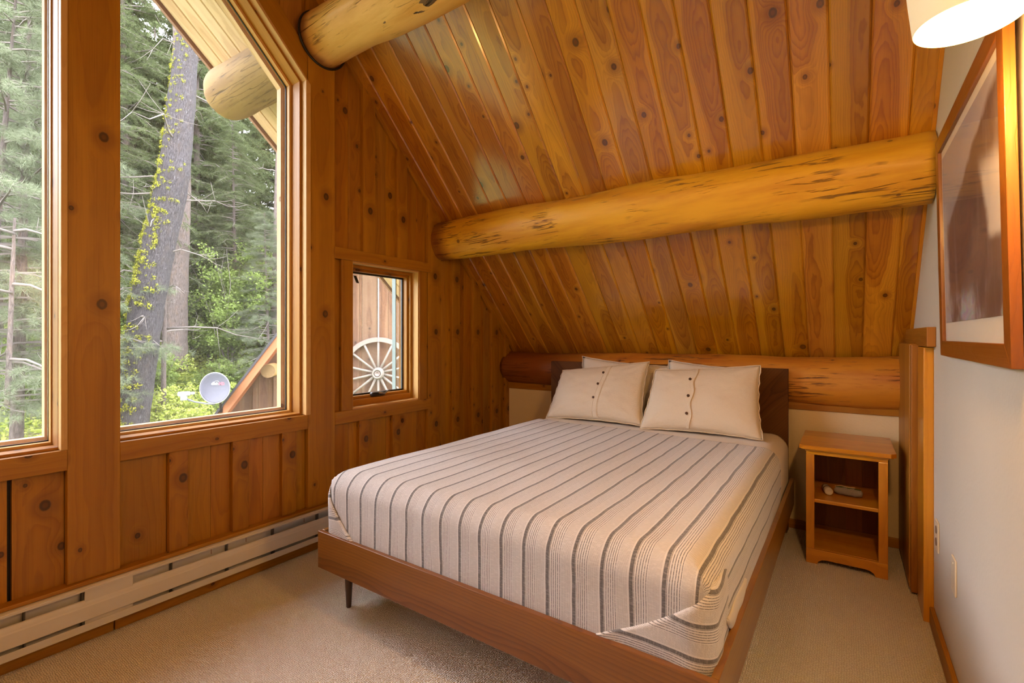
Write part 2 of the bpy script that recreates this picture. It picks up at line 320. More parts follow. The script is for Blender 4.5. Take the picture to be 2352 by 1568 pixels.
# ------------------------------------------------------------ object helpers
def link(name, me, mat=None, parent=None):
    o = bpy.data.objects.new(name, me); COL.objects.link(o)
    if mat is not None: me.materials.append(mat)
    if parent is not None: o.parent = parent
    return o
def tag(o, label=None, cat=None, group=None, kind=None):
    if label: o['label'] = label
    if cat: o['category'] = cat
    if group: o['group'] = group
    if kind: o['kind'] = kind
    return o
def empty(name, loc, label, cat, group=None, rz=0.0):
    o = bpy.data.objects.new(name, None); COL.objects.link(o); o.location = loc; o.rotation_euler = (0, 0, rz)
    o.empty_display_size = 0.1
    return tag(o, label, cat, group)
def bevel(o, w=0.003, seg=2, ang=30):
    m = o.modifiers.new('bevel', 'BEVEL'); m.width = w; m.segments = seg; m.limit_method = 'ANGLE'; m.angle_limit = math.radians(ang)
    return o
def smooth(o):
    for p in o.data.polygons: p.use_smooth = True
    return o

class MB:
    """mesh builder with UVs in metres"""
    def __init__(s): s.v = []; s.f = []; s.uv = []
    def poly(s, pts, uvs):
        b = len(s.v); s.v += [tuple(p) for p in pts]; s.f.append(tuple(range(b, b+len(pts)))); s.uv += [tuple(q) for q in uvs]
    def board(s, o, L, Wd, T):
        """box from corner o with edge vectors L (grain), Wd, T. Shared vertices so the board is one island."""
        o, L, Wd, T = map(Vector, (o, L, Wd, T)); l, w, t = L.length, Wd.length, T.length
        b = len(s.v)
        for i in range(8): s.v.append(tuple(o + L*(i & 1) + Wd*((i >> 1) & 1) + T*((i >> 2) & 1)))
        def uvf(i, ax):
            a, c, d = (i & 1)*l, ((i >> 1) & 1)*w - w/2, ((i >> 2) & 1)*t
            return (a, c) if ax == 'T' else ((a, d+w/2) if ax == 'W' else (d, c))
        sgn = L.cross(Wd).dot(T) > 0
        for q, ax in (((0, 2, 3, 1), 'T'), ((4, 5, 7, 6), 'T'), ((0, 1, 5, 4), 'W'), ((2, 6, 7, 3), 'W'), ((0, 4, 6, 2), 'L'), ((1, 3, 7, 5), 'L')):
            q = q if sgn else q[::-1]
            s.f.append(tuple(b+i for i in q)); s.uv += [uvf(i, ax) for i in q]
        return s
    def box(s, x0, y0, z0, x1, y1, z1, grain='x'):
        d = (x1-x0, y1-y0, z1-z0)
        if grain == 'x': return s.board((x0, y0, z0), (d[0], 0, 0), (0, d[1], 0), (0, 0, d[2]))
        if grain == 'y': return s.board((x0, y0, z0), (0, d[1], 0), (d[0], 0, 0), (0, 0, d[2]))
        return s.board((x0, y0, z0), (0, 0, d[2]), (0, d[1], 0), (d[0], 0, 0))
    def prism(s, pts, axis, a0, a1, grain):
        """extrude a 2-D polygon. axis 'x': pts are (y,z); 'y': (x,z); 'z': (x,y). grain = in-plane unit direction (2-D)."""
        def P(p, a): return (a, p[0], p[1]) if axis == 'x' else ((p[0], a, p[1]) if axis == 'y' else (p[0], p[1], a))
        n = len(pts); b = len(s.v); gx, gy = grain; cx = sum(p[0] for p in pts)/n; cy = sum(p[1] for p in pts)/n
        for a in (a0, a1):
            for p in pts: s.v.append(P(p, a))
        def g(p): return ((p[0])*gx+(p[1])*gy, -(p[0]-cx)*gy+(p[1]-cy)*gx)
        s.f.append(tuple(b+i for i in range(n))[::-1]); s.uv += [g(p) for p in pts[::-1]]
        s.f.append(tuple(b+n+i for i in range(n))); s.uv += [g(p) for p in pts]
        for i in range(n):
            j = (i+1) % n; gi, gj = g(pts[i]), g(pts[j])
            s.f.append((b+i, b+j, b+n+j, b+n+i)); dz = a1-a0
            s.uv += [gi, gj, (gj[0], gj[1]+dz), (gi[0], gi[1]+dz)]
        return s
    def tube(s, pts, rads, seg=12, cap=True, uvk=1.0):
        pts = [Vector(p) for p in pts]; b = len(s.v); n = len(pts); u = 0; us = []
        prev = None
        for i, p in enumerate(pts):
            t = (pts[min(i+1, n-1)]-pts[max(i-1, 0)]).normalized()
            if prev is None: prev = t.orthogonal().normalized()
            x = (prev - t*prev.dot(t)).normalized(); prev = x; y = t.cross(x)
            if i: u += (pts[i]-pts[i-1]).length
            us.append(u)
            for k in range(seg):
                a = 2*PI*k/seg; s.v.append(tuple(p + (x*math.cos(a)+y*math.sin(a))*rads[i]))
        for i in range(n-1):
            for k in range(seg):
                k2 = (k+1) % seg
                s.f.append((b+i*seg+k, b+i*seg+k2, b+(i+1)*seg+k2, b+(i+1)*seg+k))
                va, vb = 2*PI*k/seg*rads[0], 2*PI*(k+1)/seg*rads[0]
                s.uv += [(us[i]*uvk, va), (us[i]*uvk, vb), (us[i+1]*uvk, vb), (us[i+1]*uvk, va)]
        if cap:
            s.f.append(tuple(b+k for k in range(seg))[::-1]); s.uv += [(0, 0)]*seg
            s.f.append(tuple(b+(n-1)*seg+k for k in range(seg))); s.uv += [(0, 0)]*seg
        return s
    def lathe(s, prof, c=(0, 0, 0), seg=24, axis='z'):
        b = len(s.v); n = len(prof)
        for r, h in prof:
            for k in range(seg):
                a = 2*PI*k/seg; q = (r*math.cos(a), r*math.sin(a), h)
                if axis == 'x': q = (h, q[0], q[1])
                if axis == 'y': q = (q[0], h, q[1])
                s.v.append((c[0]+q[0], c[1]+q[1], c[2]+q[2]))
        for i in range(n-1):
            for k in range(seg):
                k2 = (k+1) % seg; s.f.append((b+i*seg+k, b+i*seg+k2, b+(i+1)*seg+k2, b+(i+1)*seg+k)); s.uv += [(0, 0), (0, .1), (.1, .1), (.1, 0)]
        return s
    def grid(s, fn, nu, nv, uvfn=None, closed=False):
        b = len(s.v)
        for i in range(nu+1):
            for j in range(nv+1): s.v.append(tuple(fn(i/nu, j/nv)))
        for i in range(nu):
            for j in range(nv):
                q = [(i, j), (i+1, j), (i+1, j+1), (i, j+1)]
                s.f.append(tuple(b+a*(nv+1)+c for a, c in q))
                s.uv += [(uvfn(a/nu, c/nv) if uvfn else (a/nu, c/nv)) for a, c in q]
        return s
    def mesh(s, name):
        me = bpy.data.meshes.new(name); me.from_pydata(s.v, [], s.f)
        ul = me.uv_layers.new(name='UVMap'); ul.data.foreach_set('uv', np.array(s.uv, dtype=np.float32).ravel())
        me.update(); return me
    def build(s, name, mat, parent=None, bev=0, sm=False, fix=True):
        me = s.mesh(name)
        if fix:
            bm = bmesh.new(); bm.from_mesh(me); bmesh.ops.recalc_face_normals(bm, faces=bm.faces); bm.to_mesh(me); bm.free()
        o = link(name, me, mat, parent)
        if bev: bevel(o, bev)
        if sm: smooth(o)
        return o
def struct(o): o['kind'] = 'structure'; return o

# ============================================================ SETTING
RY = -2.867                      # ridge line (y)
def zc(y): return 1.17 - 1.01*y if y > RY else 1.17 - 1.01*(2*RY - y)
YB = 2*RY                        # far knee wall of the loft, behind the camera
XW = 2.78                        # white wall
# floor
fb = MB(); fb.poly([(-0.0, YB, 0), (XW, YB, 0), (XW, 0.0, 0), (0, 0, 0)], [(0, 0), (1, 0), (1, 1), (0, 1)])
fb.box(0, YB, -0.15, XW, 0, -0.005)
struct(fb.build('floor', M['carpet']))
# knee walls
b = MB(); b.box(0.0, 0.0, 0.0, XW+0.1, 0.12, 0.90); struct(b.build('wall_back', M['cream_wall']))
b = MB(); b.box(-0.02, YB-0.12, 0.0, XW+0.1, YB, 1.17); struct(b.build('wall_front', M['cream_wall']))
b = MB(); b.prism([(0.12, -0.02), (0.12, 1.0), (0.06, 1.14), (RY, zc(RY)+0.05), (YB-0.06, 1.14), (YB-0.12, 1.0), (YB-0.12, -0.02)], 'x', XW, XW+0.1, (0, 1)); struct(b.build('wall_right', M['white_wall']))
# ceiling: individual planks with V-joints, both slopes
def slope_planks(sign, xs, mat, name, y_low=0.20, th=0.02, A=1.17, B=1.01):
    b = MB(); n = Vector((0, B, 1)).normalized()
    for x0, x1 in zip(xs[:-1], xs[1:]):
        def pt(x, y, d): return Vector((x, y, A-B*y)) + n*d
        ch = 0.008
        # cross-section with chamfered lower edges and a small tongue
        sec = [(x0+0.0005, 0.007), (x0+ch, 0.0), (x1-ch, 0.0), (x1-0.0005, 0.007), (x1-0.0005, th), (x0+0.0005, th)]
        y0, y1 = y_low, RY; L = (y0-y1)*math.sqrt(1+B**2)
        k = len(b.v); w = x1-x0
        for y in (y0, y1):
            for (x, d) in sec: b.v.append(tuple(pt(x, y, d)))
        m = len(sec)
        for i in range(m):
            j = (i+1) % m
            b.f.append((k+i, k+j, k+m+j, k+m+i))
            vi, vj = sec[i][0]-x0-w/2, sec[j][0]-x0-w/2
            if i == 5: vi = vj
            b.uv += [(0, vi), (0, vj), (L, vj), (L, vi)]
        b.f.append(tuple(k+i for i in range(m))); b.uv += [(0, sec[i][0]-x0-w/2) for i in range(m)]
        b.f.append(tuple(k+m+i for i in range(m))); b.uv += [(0, sec[i][0]-x0-w/2) for i in range(m)]
    if sign < 0: b.v = [(x, 2*RY-y, z) for x, y, z in b.v]
    # backing so no light leaks through joints
    n2 = n if sign > 0 else Vector((0, -B, 1)).normalized()
    ya, yb = (y_low, RY) if sign > 0 else (2*RY-y_low, RY)
    za, zb = A-B*y_low, A-B*RY
    Q = [Vector((xs[0], ya, za)), Vector((xs[-1], ya, za)), Vector((xs[-1], yb, zb)), Vector((xs[0], yb, zb))]
    lo = [p+n2*(th+0.001) for p in Q]; hi = [p+n2*(th+0.08) for p in Q]
    k = len(b.v); b.v += [tuple(p) for p in lo+hi]
    for q in ((0, 1, 2, 3), (4, 7, 6, 5), (0, 4, 5, 1), (1, 5, 6, 2), (2, 6, 7, 3), (3, 7, 4, 0)):
        b.f.append(tuple(k+i for i in q)); b.uv += [(0, 0), (1, 0), (1, .1), (0, .1)]
    return b.build(name, mat)
xs = [0.0]; x = 2.285-0.137*16
while x < XW-0.02: xs.append(x); x += 0.137
xs.append(XW+0.04)
struct(slope_planks(1, xs, M['fir'], 'ceiling'))
struct(slope_planks(-1, xs, M['fir'], 'ceiling_front_slope'))
xo = [-1.20+0.12*i for i in range(10)]; xo[-1] = 0.0
so = slope_planks(1, xo, M['soffit'], 'roof_overhang', y_low=1.2, A=1.43, B=0.88)
tag(so, kind='structure')
so2 = slope_planks(-1, xo, M['soffit'], 'roof_overhang_far_side', y_low=1.2, A=1.43, B=0.88); tag(so2, kind='structure')
# dark fascia at the overhang's outer edge
b = MB()
for sg in (1, -1):
    def q(y, dz): return (y if sg > 0 else 2*RY-y, 1.43-0.88*y+dz)
    b.prism([q(1.2, -0.03), q(RY, -0.03), q(RY, 0.15), q(1.2, 0.15)], 'x', -1.225, -1.20, (0.7, -0.7))
o = b.build('fascia', M['fascia']); tag(o, kind='structure')

# gable wall of boards: each board is a prism whose ends follow openings and roof line
# openings (y0,y1) -> (zlo, zhi(y))
W1 = (-2.785, -1.965, 0.765, lambda y: 2.605+1.01*(-1.965-y))
W2 = (-3.769+0.0, -2.949, 0.765, lambda y: 2.605+1.01*(-1.965-(2*RY-y)))
WS = (-1.650, -1.090, 0.755, lambda y: 1.655)
WS2 = (2*RY+1.090, 2*RY+1.650, 0.755, lambda y: 1.655)
OPEN = [W1, W2, WS, WS2]
def wall_boards(ys, x0, x1, mb, zlo=0.0, ztop=None, gap=0.0):
    for y0, y1 in zip(ys[:-1], ys[1:]) if not isinstance(ys[0], tuple) else ys:
        y0 += gap; y1 -= gap
        cuts = sorted({y0, y1, *[c for o_ in OPEN for c in o_[:2] if y0 < c < y1], *([RY] if y0 < RY < y1 else [])})
        for a, c in zip(cuts[:-1], cuts[1:]):
            top = ztop or (lambda y_: zc(y_)+0.012); mid = (a+c)/2; op = [o_ for o_ in OPEN if o_[0] <= mid <= o_[1]]
            e = 1e-5
            if op:
                o_ = op[0]
                if zlo < o_[2]: mb.prism([(a, zlo), (c, zlo), (c, o_[2]), (a, o_[2])], 'x', x0, x1, (0, 1))
                mb.prism([(a, o_[3](a)), (c, o_[3](c)), (c, top(c-e)), (a, top(a+e))], 'x', x0, x1, (0, 1))
            else:
                mb.prism([(a, zlo), (c, zlo), (c, top(c-e)), (a, top(a+e))], 'x', x0, x1, (0, 1))
def mir(lst): return sorted([(2*RY-b_, 2*RY-a_) for a_, b_ in lst])
field = [-3.31, -3.094, -2.95, -2.785, -2.61, -2.43, -2.342, -2.18, -2.09, -1.945, -1.775, -1.66, -1.56, -1.37, -1.285, -1.10, -1.01, -0.871, -0.80, -0.66, -0.59, -0.41, -0.34, -0.20, -0.09, 0.0, 0.12]
fieldL = [YB-0.12, YB, -5.5, -5.3, -5.1, -4.9, -4.72, -4.5, -4.3, -4.1, -3.95, -3.79, -3.6, -3.47, -3.315]
wb = MB()
pairs = list(zip(field[:-1], field[1:])) + list(zip(fieldL[:-1], fieldL[1:]))
# one dark open crack below the left window
wall_boards([(a, c) for a, c in pairs if a != -3.31] + [(-3.31, -3.105)], -0.022, 0.0, wb, gap=0.0008)
struct(wb.build('wall_left', M['cedar'], bev=0.0015))
wk = MB(); wall_boards([(YB-0.12, -5.0), (-5.0, -3.9), (-3.9, -2.867), (-2.867, -1.8), (-1.8, -1.0), (-1.0, 0.12)], -0.16, -0.023, wk)
struct(wk.build('wall_left_core', M['shingle']))
# battens and posts stand proud of the field boards (each a piece of trim)
TN = [0]
def trim(mb, mat=None, bev=0.002, par=None):
    TN[0] += 1
    o = mb.build('trim_%d' % TN[0], mat or M['cedar_trim'], bev=bev); struct(o); return o
for (a, c, z0, z1f) in [(-2.610, -2.534, 0.2475, lambda y: 0.69), (-2.342, -2.264, 0.2475, lambda y: 0.69), (-2.091, -2.009, 0.2475, lambda y: 0.69),
                        (-3.70, -3.62, 0.2475, lambda y: .69), (-3.45, -3.37, 0.2475, lambda y: .69)]:
    b = MB(); b.prism([(a, z0), (c, z0), (c, z1f(c)), (a, z1f(a))], 'x', 0, 0.027, (0, 1)); trim(b, M['cedar'])
for a, c in ((-1.569, -1.476), (-1.293, -1.205)):
    b = MB(); b.prism([(a, 1.715), (c, 1.715), (c, zc(c)), (a, zc(a))], 'x', 0, 0.027, (0, 1)); trim(b, M['cedar'])
for a, c in ((-1.60, -1.53), (-1.335, -1.27)):
    b = MB(); b.prism([(a, 0.2475), (c, 0.2475), (c, 0.685), (a, 0.685)], 'x', 0, 0.027, (0, 1)); trim(b, M['cedar'])
for a, c in ((-1.010, -0.872), (-0.749, -0.66), (-0.505, -0.405), (-0.255, -0.150), (-0.060, 0.0)):
    b = MB(); b.prism([(a, 0.0), (c, 0.0), (c, zc(c)), (a, zc(a))], 'x', 0, 0.027, (0, 1)); trim(b, M['cedar'])
b = MB(); b.prism([(-2.949, 0.2475), (-2.785, 0.2475), (-2.785, zc(-2.785)), (RY, zc(RY)), (-2.949, zc(-2.949))], 'x', 0, 0.032, (0, 1)); trim(b)          # centre post board
b = MB(); b.prism([(-1.945, 0.2475), (-1.775, 0.2475), (-1.775, zc(-1.775)), (-1.945, zc(-1.945))], 'x', 0, 0.032, (0, 1)); trim(b)
b = MB(); b.prism([(2*RY+1.775, 0.2475), (2*RY+1.945, 0.2475), (2*RY+1.945, zc(-1.945)), (2*RY+1.775, zc(-1.775))], 'x', 0, 0.032, (0, 1)); trim(b)
# sloping board above the tall windows, and sill boards
for sg in (1, -1):
    def q(y, z): return (y if sg > 0 else 2*RY-y, z)
    f = lambda y: 2.605+1.01*(-1.965-y)
    b = MB(); b.prism([q(-1.945, f(-1.945)+0.03), q(-2.785, f(-2.785)+0.03), q(-2.785, f(-2.785)+0.20), q(-1.945, f(-1.945)+0.20)], 'x', 0, 0.026, (0.7, -0.7*sg)); trim(b)
    ya, yb = (-2.786, -1.947) if sg > 0 else (2*RY+1.947, -2.949)
    b = MB(); b.box(0.0, ya, 0.688, 0.034, yb, 0.766, 'y'); trim(b)
# header and sill of small windows
for sg in (1, -1):
    def yy(a, c): return (a, c) if sg > 0 else (2*RY-c, 2*RY-a)
    a, c = yy(-1.775, -0.985)
    b = MB(); b.box(0, a, 1.655, 0.034, c, 1.722, 'y'); trim(b)
    b = MB(); b.box(0, a, 0.683, 0.034, c, 0.757, 'y'); trim(b)
    a, c = yy(-1.725, -1.648); b = MB(); b.box(0, a, 0.757, 0.028, c, 1.655, 'z'); trim(b)
    a, c = yy(-1.092, -1.018); b = MB(); b.box(0, a, 0.757, 0.028, c, 1.655, 'z'); trim(b)

# tall windows: casing, jambs, sash, gasket, pane
def tall_window(idx, mirror):
    def q(y, z): return (2*RY-y, z) if mirror else (y, z)
    f = lambda y: 2.605+1.01*(-1.965-y)
    PY = -2.768 if mirror else -2.783; pk = 0.35 if mirror else 0.25
    def inset(d):
        y0, y1 = PY+d*pk, -1.967-d; k = d*1.42
        return [(y0, 0.767+d*0.8), (y1, 0.767+d*0.8), (y1, f(y1)-k), (y0, f(y0)-k)]
    def ring(mb, outer, inner, x0, x1):
        for i in range(4):
            j = (i+1) % 4
            d = (outer[j][0]-outer[i][0], outer[j][1]-outer[i][1]); l = math.hypot(*d)
            pts = [q(*outer[i]), q(*outer[j]), q(*inner[j]), q(*inner[i])]
            g = (d[0]/l*(-1 if mirror else 1), d[1]/l)
            mb.prism(pts, 'x', x0, x1, g)
    root = empty('window_%d' % idx, (0, 0, 0), None, None); struct(root)
    b = MB(); ring(b, inset(0), inset(0.012), -0.115, 0.004); b.build('jamb', M['cedar_trim'], root)
    # casing proud of the wall at the slanted and far sides
    b = MB(); s0 = [(-1.965, 0.767), (-1.937, 0.767), (-1.937, f(-1.937)+0.012), (-1.965, f(-1.965))]
    b.prism([q(*p) for p in s0], 'x', -0.005, 0.046, (0, 1))
    s1 = [(-1.965, f(-1.965)), (-1.937, f(-1.937)+0.012), (-2.785, f(-2.785)+0.045), (-2.785, f(-2.785))]
    b.prism([q(*p) for p in s1], 'x', -0.005, 0.046, (0.7*(-1 if mirror else 1), -0.7)); b.build('casing', M['pale_trim'], root, bev=0.002)
    if mirror:
        b = MB(); b.prism([(-2.969, 0.767), (-2.9495, 0.767), (-2.9495, f(-2.783)-0.01), (-2.969, f(-2.783)-0.01)], 'x', -0.005, 0.040, (0, 1)); b.build('casing', M['pale_trim'], root, bev=0.002)
    b = MB(); ring(b, inset(0.012), inset(0.026), -0.125, -0.072); b.build('sash_frame', M['pale_trim'], root, bev=0.001)
    b = MB(); ring(b, inset(0.024), inset(0.031), -0.108, -0.100); b.build('gasket', M['black'], root)
    b = MB(); ring(b, inset(0.010), inset(0.045), -0.165, -0.126); b.build('outer_stop', M['soffit'], root)
    g = inset(0.025); b = MB(); b.prism([q(*p) for p in g], 'x', -0.106, -0.102, (0, 1)); b.build('pane', M['glass'], root)
tall_window(1, False); tall_window(2, True)

def small_window(idx, mirror):
    def Y(y): return 2*RY-y if mirror else y
    root = empty('window_%d' % idx, (0, 0, 0), None, None); struct(root)
    def ring(name, d0, d1, x0, x1, mat, bev=0.001, lo=0.0):
        y0, y1, z0, z1 = -1.650+d0, -1.090-d0, 0.757+d0, 1.655-d0
        Y0, Y1, Z0, Z1 = -1.650+d1, -1.090-d1, 0.757+d1+lo, 1.655-d1
        b = MB()
        for (a, c, e, g, gr) in ((y0, Y0, z0, z1, 'z'), (Y1, y1, z0, z1, 'z')):
            lo_, hi_ = sorted((Y(a), Y(c))); b.box(x0, lo_, e, x1, hi_, g, gr)
        lo_, hi_ = sorted((Y(Y0), Y(Y1))); b.box(x0, lo_, z0, x1, hi_, Z0, 'y'); b.box(x0, lo_, Z1, x1, hi_, z1, 'y')
        return b.build(name, mat, root, bev=bev)
    ring('jamb', 0.0, 0.010, -0.16, 0.02, M['pale_trim'])
    ring('frame', 0.010, 0.030, -0.15, -0.035, M['cedar_trim'], lo=0.018)
    ring('sash', 0.028, 0.046, -0.125, -0.055, M['cedar_trim'], lo=0.020)
    ring('gasket', 0.044, 0.056, -0.106, -0.090, M['black'], lo=0.020)
    lo_, hi_ = sorted((Y(-1.60), Y(-1.14))); b = MB(); b.box(-0.098, lo_, 0.82, -0.094, hi_, 1.61, 'z'); b.build('pane', M['glass'], root)
    # outer screen channel seen through the pane on the far side
    lo_, hi_ = sorted((Y(-1.153), Y(-1.145))); b = MB(); b.box(-0.185, lo_, 0.80, -0.150, hi_, 1.62, 'z'); b.build('screen_channel', plain('pale_channel', (.20, .27, .28), .4), root)
    if not mirror:
        c = empty('crank_pivot', (0, 0, 0), None, None); c.parent = root; c.name = 'crank'
        b = MB(); b.box(-0.060, -1.455, 0.812, -0.028, -1.345, 0.838, 'y'); b.build('crank_base', M['crank'], c, bev=0.008)
        b = MB(); b.tube([(-0.028, -1.40, 0.832), (-0.010, -1.42, 0.836), (0.0, -1.38, 0.828), (-0.006, -1.345, 0.842), (0.0, -1.330, 0.846)], [0.006, 0.006, 0.005, 0.005, 0.004], 8); b.build('crank_handle', plain('steel_handle', (.35, .35, .37), .25, .9), c, sm=True)
        b = MB(); b.board((-0.090, -1.555, 1.585), (0, 0.022, -0.045), (0, 0.020, 0.0), (0.004, 0, 0)); b.build('latch_tab', M['black'], root)
small_window(3, False); small_window(4, True)

# log ends, trim and baseboards of the room
b = MB(); b.box(0.02, -0.012, 0.745, XW, 0.0, 0.80, 'x'); trim(b, M['cedar_trim'])
b = MB(); b.box(0.02, -0.014, 0.0, 2.73, 0.0, 0.055, 'x'); struct(b.build('baseboard_back', M['cedar_trim'], bev=0.003))
b = MB(); b.box(XW-0.016, YB, 0.0, XW, -0.85, 0.075, 'y'); struct(b.build('baseboard_right', M['cedar_trim'], bev=0.004))
b = MB(); b.box(0.0, -2.80, 0.0, 0.024, 0.0, 0.050, 'y'); b.box(0.0, -5.6, 0.0, 0.024, -2.804, 0.050, 'y'); struct(b.build('baseboard_left', M['cedar_trim'], bev=0.004))
b = MB(); b.board((XW-0.014, 0.1, zc(0.1)-0.026), (0, -2.9, 2.9*1.01), (0.014, 0, 0), (0, 0, 0.028)); trim(b, M['pine'])
b = MB(); b.board((0.0, 0.1, zc(0.1)-0.03), (0, -2.9, 2.9*1.01), (0.02, 0, 0), (0, 0, 0.03)); trim(b, M['cedar_trim'])
# wood ledge above heater
b = MB(); b.box(0.0, -5.2, 0.232, 0.05, -0.9, 0.247, 'y'); trim(b, M['cedar_trim'])

# low closet door in the right wall
door = empty('door_1', (XW, -0.32, 0), None, None); struct(door)
def dpart(mb, name, mat, bev=0.003):
    mb.v = [(x-XW, y+0.32, z) for x, y, z in mb.v]; return mb.build(name, mat, door, bev=bev)
b = MB(); b.box(2.722, -0.560, 0.012, 2.757, -0.012, 1.165, 'z'); dpart(b, 'door_slab', M['door_wood'], 0.008)
b = MB(); b.box(2.726, -0.600, 0.012, 2.757, -0.562, 1.160, 'z'); dpart(b, 'edge_strip', M['door_wood'], 0.004)
b = MB(); b.box(2.752, -0.640, 0.0, 2.78, -0.60, 1.150, 'z'); dpart(b, 'stop', M['door_wood'])
b = MB(); b.box(2.746, -0.840, 0.0, 2.78, -0.64, 1.153, 'z'); dpart(b, 'casing', M['pine'])
b = MB(); b.box(2.750, -0.900, 1.156, 2.78, -0.02, 1.238, 'y'); dpart(b, 'header', M['door_wood'])

# purlin logs carried by the walls
def log_obj(name, y, z, r0, r1, xa, xb, mat, seed, seg=40, n=90, amp=0.006, bow=0.0, parent=None, nose=0.0):
    b = MB(); k0 = len(b.v)
    for i in range(n+1):
        f = i/n; x = xa+(xb-xa)*f; r = r0+(r1-r0)*f
        for k in range(seg):
            a = 2*PI*k/seg
            nz = mnoise.noise(Vector((x*1.6+seed*9.1, math.cos(a)*0.9, math.sin(a)*0.9+seed)))*amp*2.2 + mnoise.noise(Vector((x*7+seed, math.cos(a)*3, math.sin(a)*3)))*amp*0.45
            rr = (r+nz)*((0.62+0.38*min(1.0, (x-xa)/nose)) if nose else 1.0)
            b.v.append((x, y+math.cos(a)*rr, z+bow*math.sin(PI*f)+math.sin(a)*rr))
    for i in range(n):
        for k in range(seg):
            k2 = (k+1) % seg; b.f.append((i*seg+k, i*seg+k2, (i+1)*seg+k2, (i+1)*seg+k))
            ua, ub = xa+(xb-xa)*i/n+seed*13, xa+(xb-xa)*(i+1)/n+seed*13; va, vb = 2*PI*k/seg*r0, 2*PI*(k+1)/seg*r0
            b.uv += [(ua, va), (ua, vb), (ub, vb), (ub, va)]
    b.f.append(tuple(range(seg))); b.uv += [(b.v[k][1]*.3, b.v[k][2]*.3) for k in range(seg)]
    b.f.append(tuple(n*seg+k for k in range(seg))); b.uv += [(b.v[k][1]*.3, b.v[k][2]*.3) for k in range(seg)]
    return b.build(name, mat, parent, sm=True)
o = log_obj('purlin_log', -0.840, 1.905, 0.143, 0.147, -0.15, XW-0.004, M['log'], 1, amp=0.009)
tag(o, 'long peeled log beam crossing the sloping ceiling above the bed', 'log beam')
o = log_obj('purlin_log', -1.854, 2.877, 0.141, 0.150, -0.02, XW-0.004, M['log_pale'], 2.3, amp=0.009)
tag(o, 'upper peeled log beam beside the top of the tall window', 'log beam')
P1 = o
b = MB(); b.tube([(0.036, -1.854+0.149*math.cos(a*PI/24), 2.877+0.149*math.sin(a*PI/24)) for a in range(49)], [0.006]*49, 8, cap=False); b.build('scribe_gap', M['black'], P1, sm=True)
# the dark bark scar on the upper beam
def scar():
    b = MB()
    def fn(u, v):
        x = 0.60+u*0.62; w = math.sin(PI*min(1, u*1.02))**0.7
        a = math.radians(250 + (v-0.5)*48*w + 8*math.sin(u*7))
        rr = 0.1445 + 0.0085*u + 0.004*math.sin(PI*v)*w + 0.005*mnoise.noise(Vector((x*16, a*8, 3)))*w + (0 if 0.02 < v < 0.98 else -0.008)
        return (x, math.cos(a)*rr, math.sin(a)*rr)
    b.grid(fn, 50, 12, lambda u, v: (u*0.62, v*0.09))
    s = b.build('bark_scar', M['log_scar'], P1, sm=True); s.location = (0, -1.854, 2.877); s['label'] = 'dark bark scar'
scar()
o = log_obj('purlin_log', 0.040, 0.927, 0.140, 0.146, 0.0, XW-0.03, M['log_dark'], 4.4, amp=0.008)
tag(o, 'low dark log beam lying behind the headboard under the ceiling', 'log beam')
o = log_obj('outer_log_end', -1.865, 2.870, 0.168, 0.160, -1.13, -0.165, M['log_out'], 3.1, amp=0.007, n=40, nose=0.10)
tag(o, 'weathered log end poking out below the roof overhang outside', 'log')

exec_parts = []

# ============================================================ BED
BX0, BX1, BY0, BY1, BT = 0.585, 2.222, -2.250, -0.165, 0.353
bed = empty('bed', ((BX0+BX1)/2, -1.2, 0), 'low walnut platform bed with a flat panel headboard and tapered legs', 'bed')
def bpart(mb, name, mat, bev=0.002, sm=False):
    ox, oy = bed.location.x, bed.location.y
    mb.v = [(x-ox, y-oy, z) for x, y, z in mb.v]; return mb.build(name, mat, bed, bev=bev, sm=sm)
b = MB(); b.box(BX0, BY0, 0.195, BX1, BY0+0.020, BT, 'x'); bpart(b, 'footboard', M['walnut'])
for x0 in (BX0, BX1-0.020):
    b = MB(); b.box(x0, BY0+0.0205, 0.195, x0+0.020, BY1, BT, 'y'); bpart(b, 'side_rail', M['walnut_lip'])
def headboard():
    b = MB(); n = 2; xm = (0.547+2.190)/2; dn = math.radians(48)
    for sg, x0, x1 in ((1, 0.547, xm), (-1, xm, 2.190)):
        P = [(x0, 0.03), (x1, 0.03), (x1, 1.003), (x0, 1.003)]
        b.prism(P, 'y', -0.160, -0.125, (math.cos(dn)*sg, math.sin(dn)*-1))
    return bpart(b, 'headboard', M['walnut_head'], 0.0015)
headboard()
b = MB()
for i in range(9): b.box(BX0+0.021, -2.10+i*0.23, 0.225, BX1-0.021, -2.03+i*0.23, 0.245, 'x')
bpart(b, 'slats', M['pine'])
b = MB(); b.box(1.37, BY0+0.03, 0.20, 1.42, BY1, 0.224, 'y'); bpart(b, 'centre_beam', M['walnut'])
for (lx, ly) in ((0.665, -2.150), (2.140, -2.150), (0.665, -0.30), (2.140, -0.30)):
    b = MB(); b.lathe([(0.0, 0.0), (0.010, 0.0), (0.011, 0.004), (0.020, 0.185), (0.020, 0.2245), (0.0, 0.2245)], (lx, ly, 0), 20); bpart(b, 'leg', M['leg'], 0, True)
# mattress under the covers
b = MB(); b.box(0.635, -2.200, 0.246, 2.175, -0.172, 0.590, 'y')
o = b.build('mattress', M['sheet'], bev=0.05); o.modifiers['bevel'].segments = 5
tag(o, 'thick mattress lying in the walnut bed frame under striped bedspread', 'mattress')

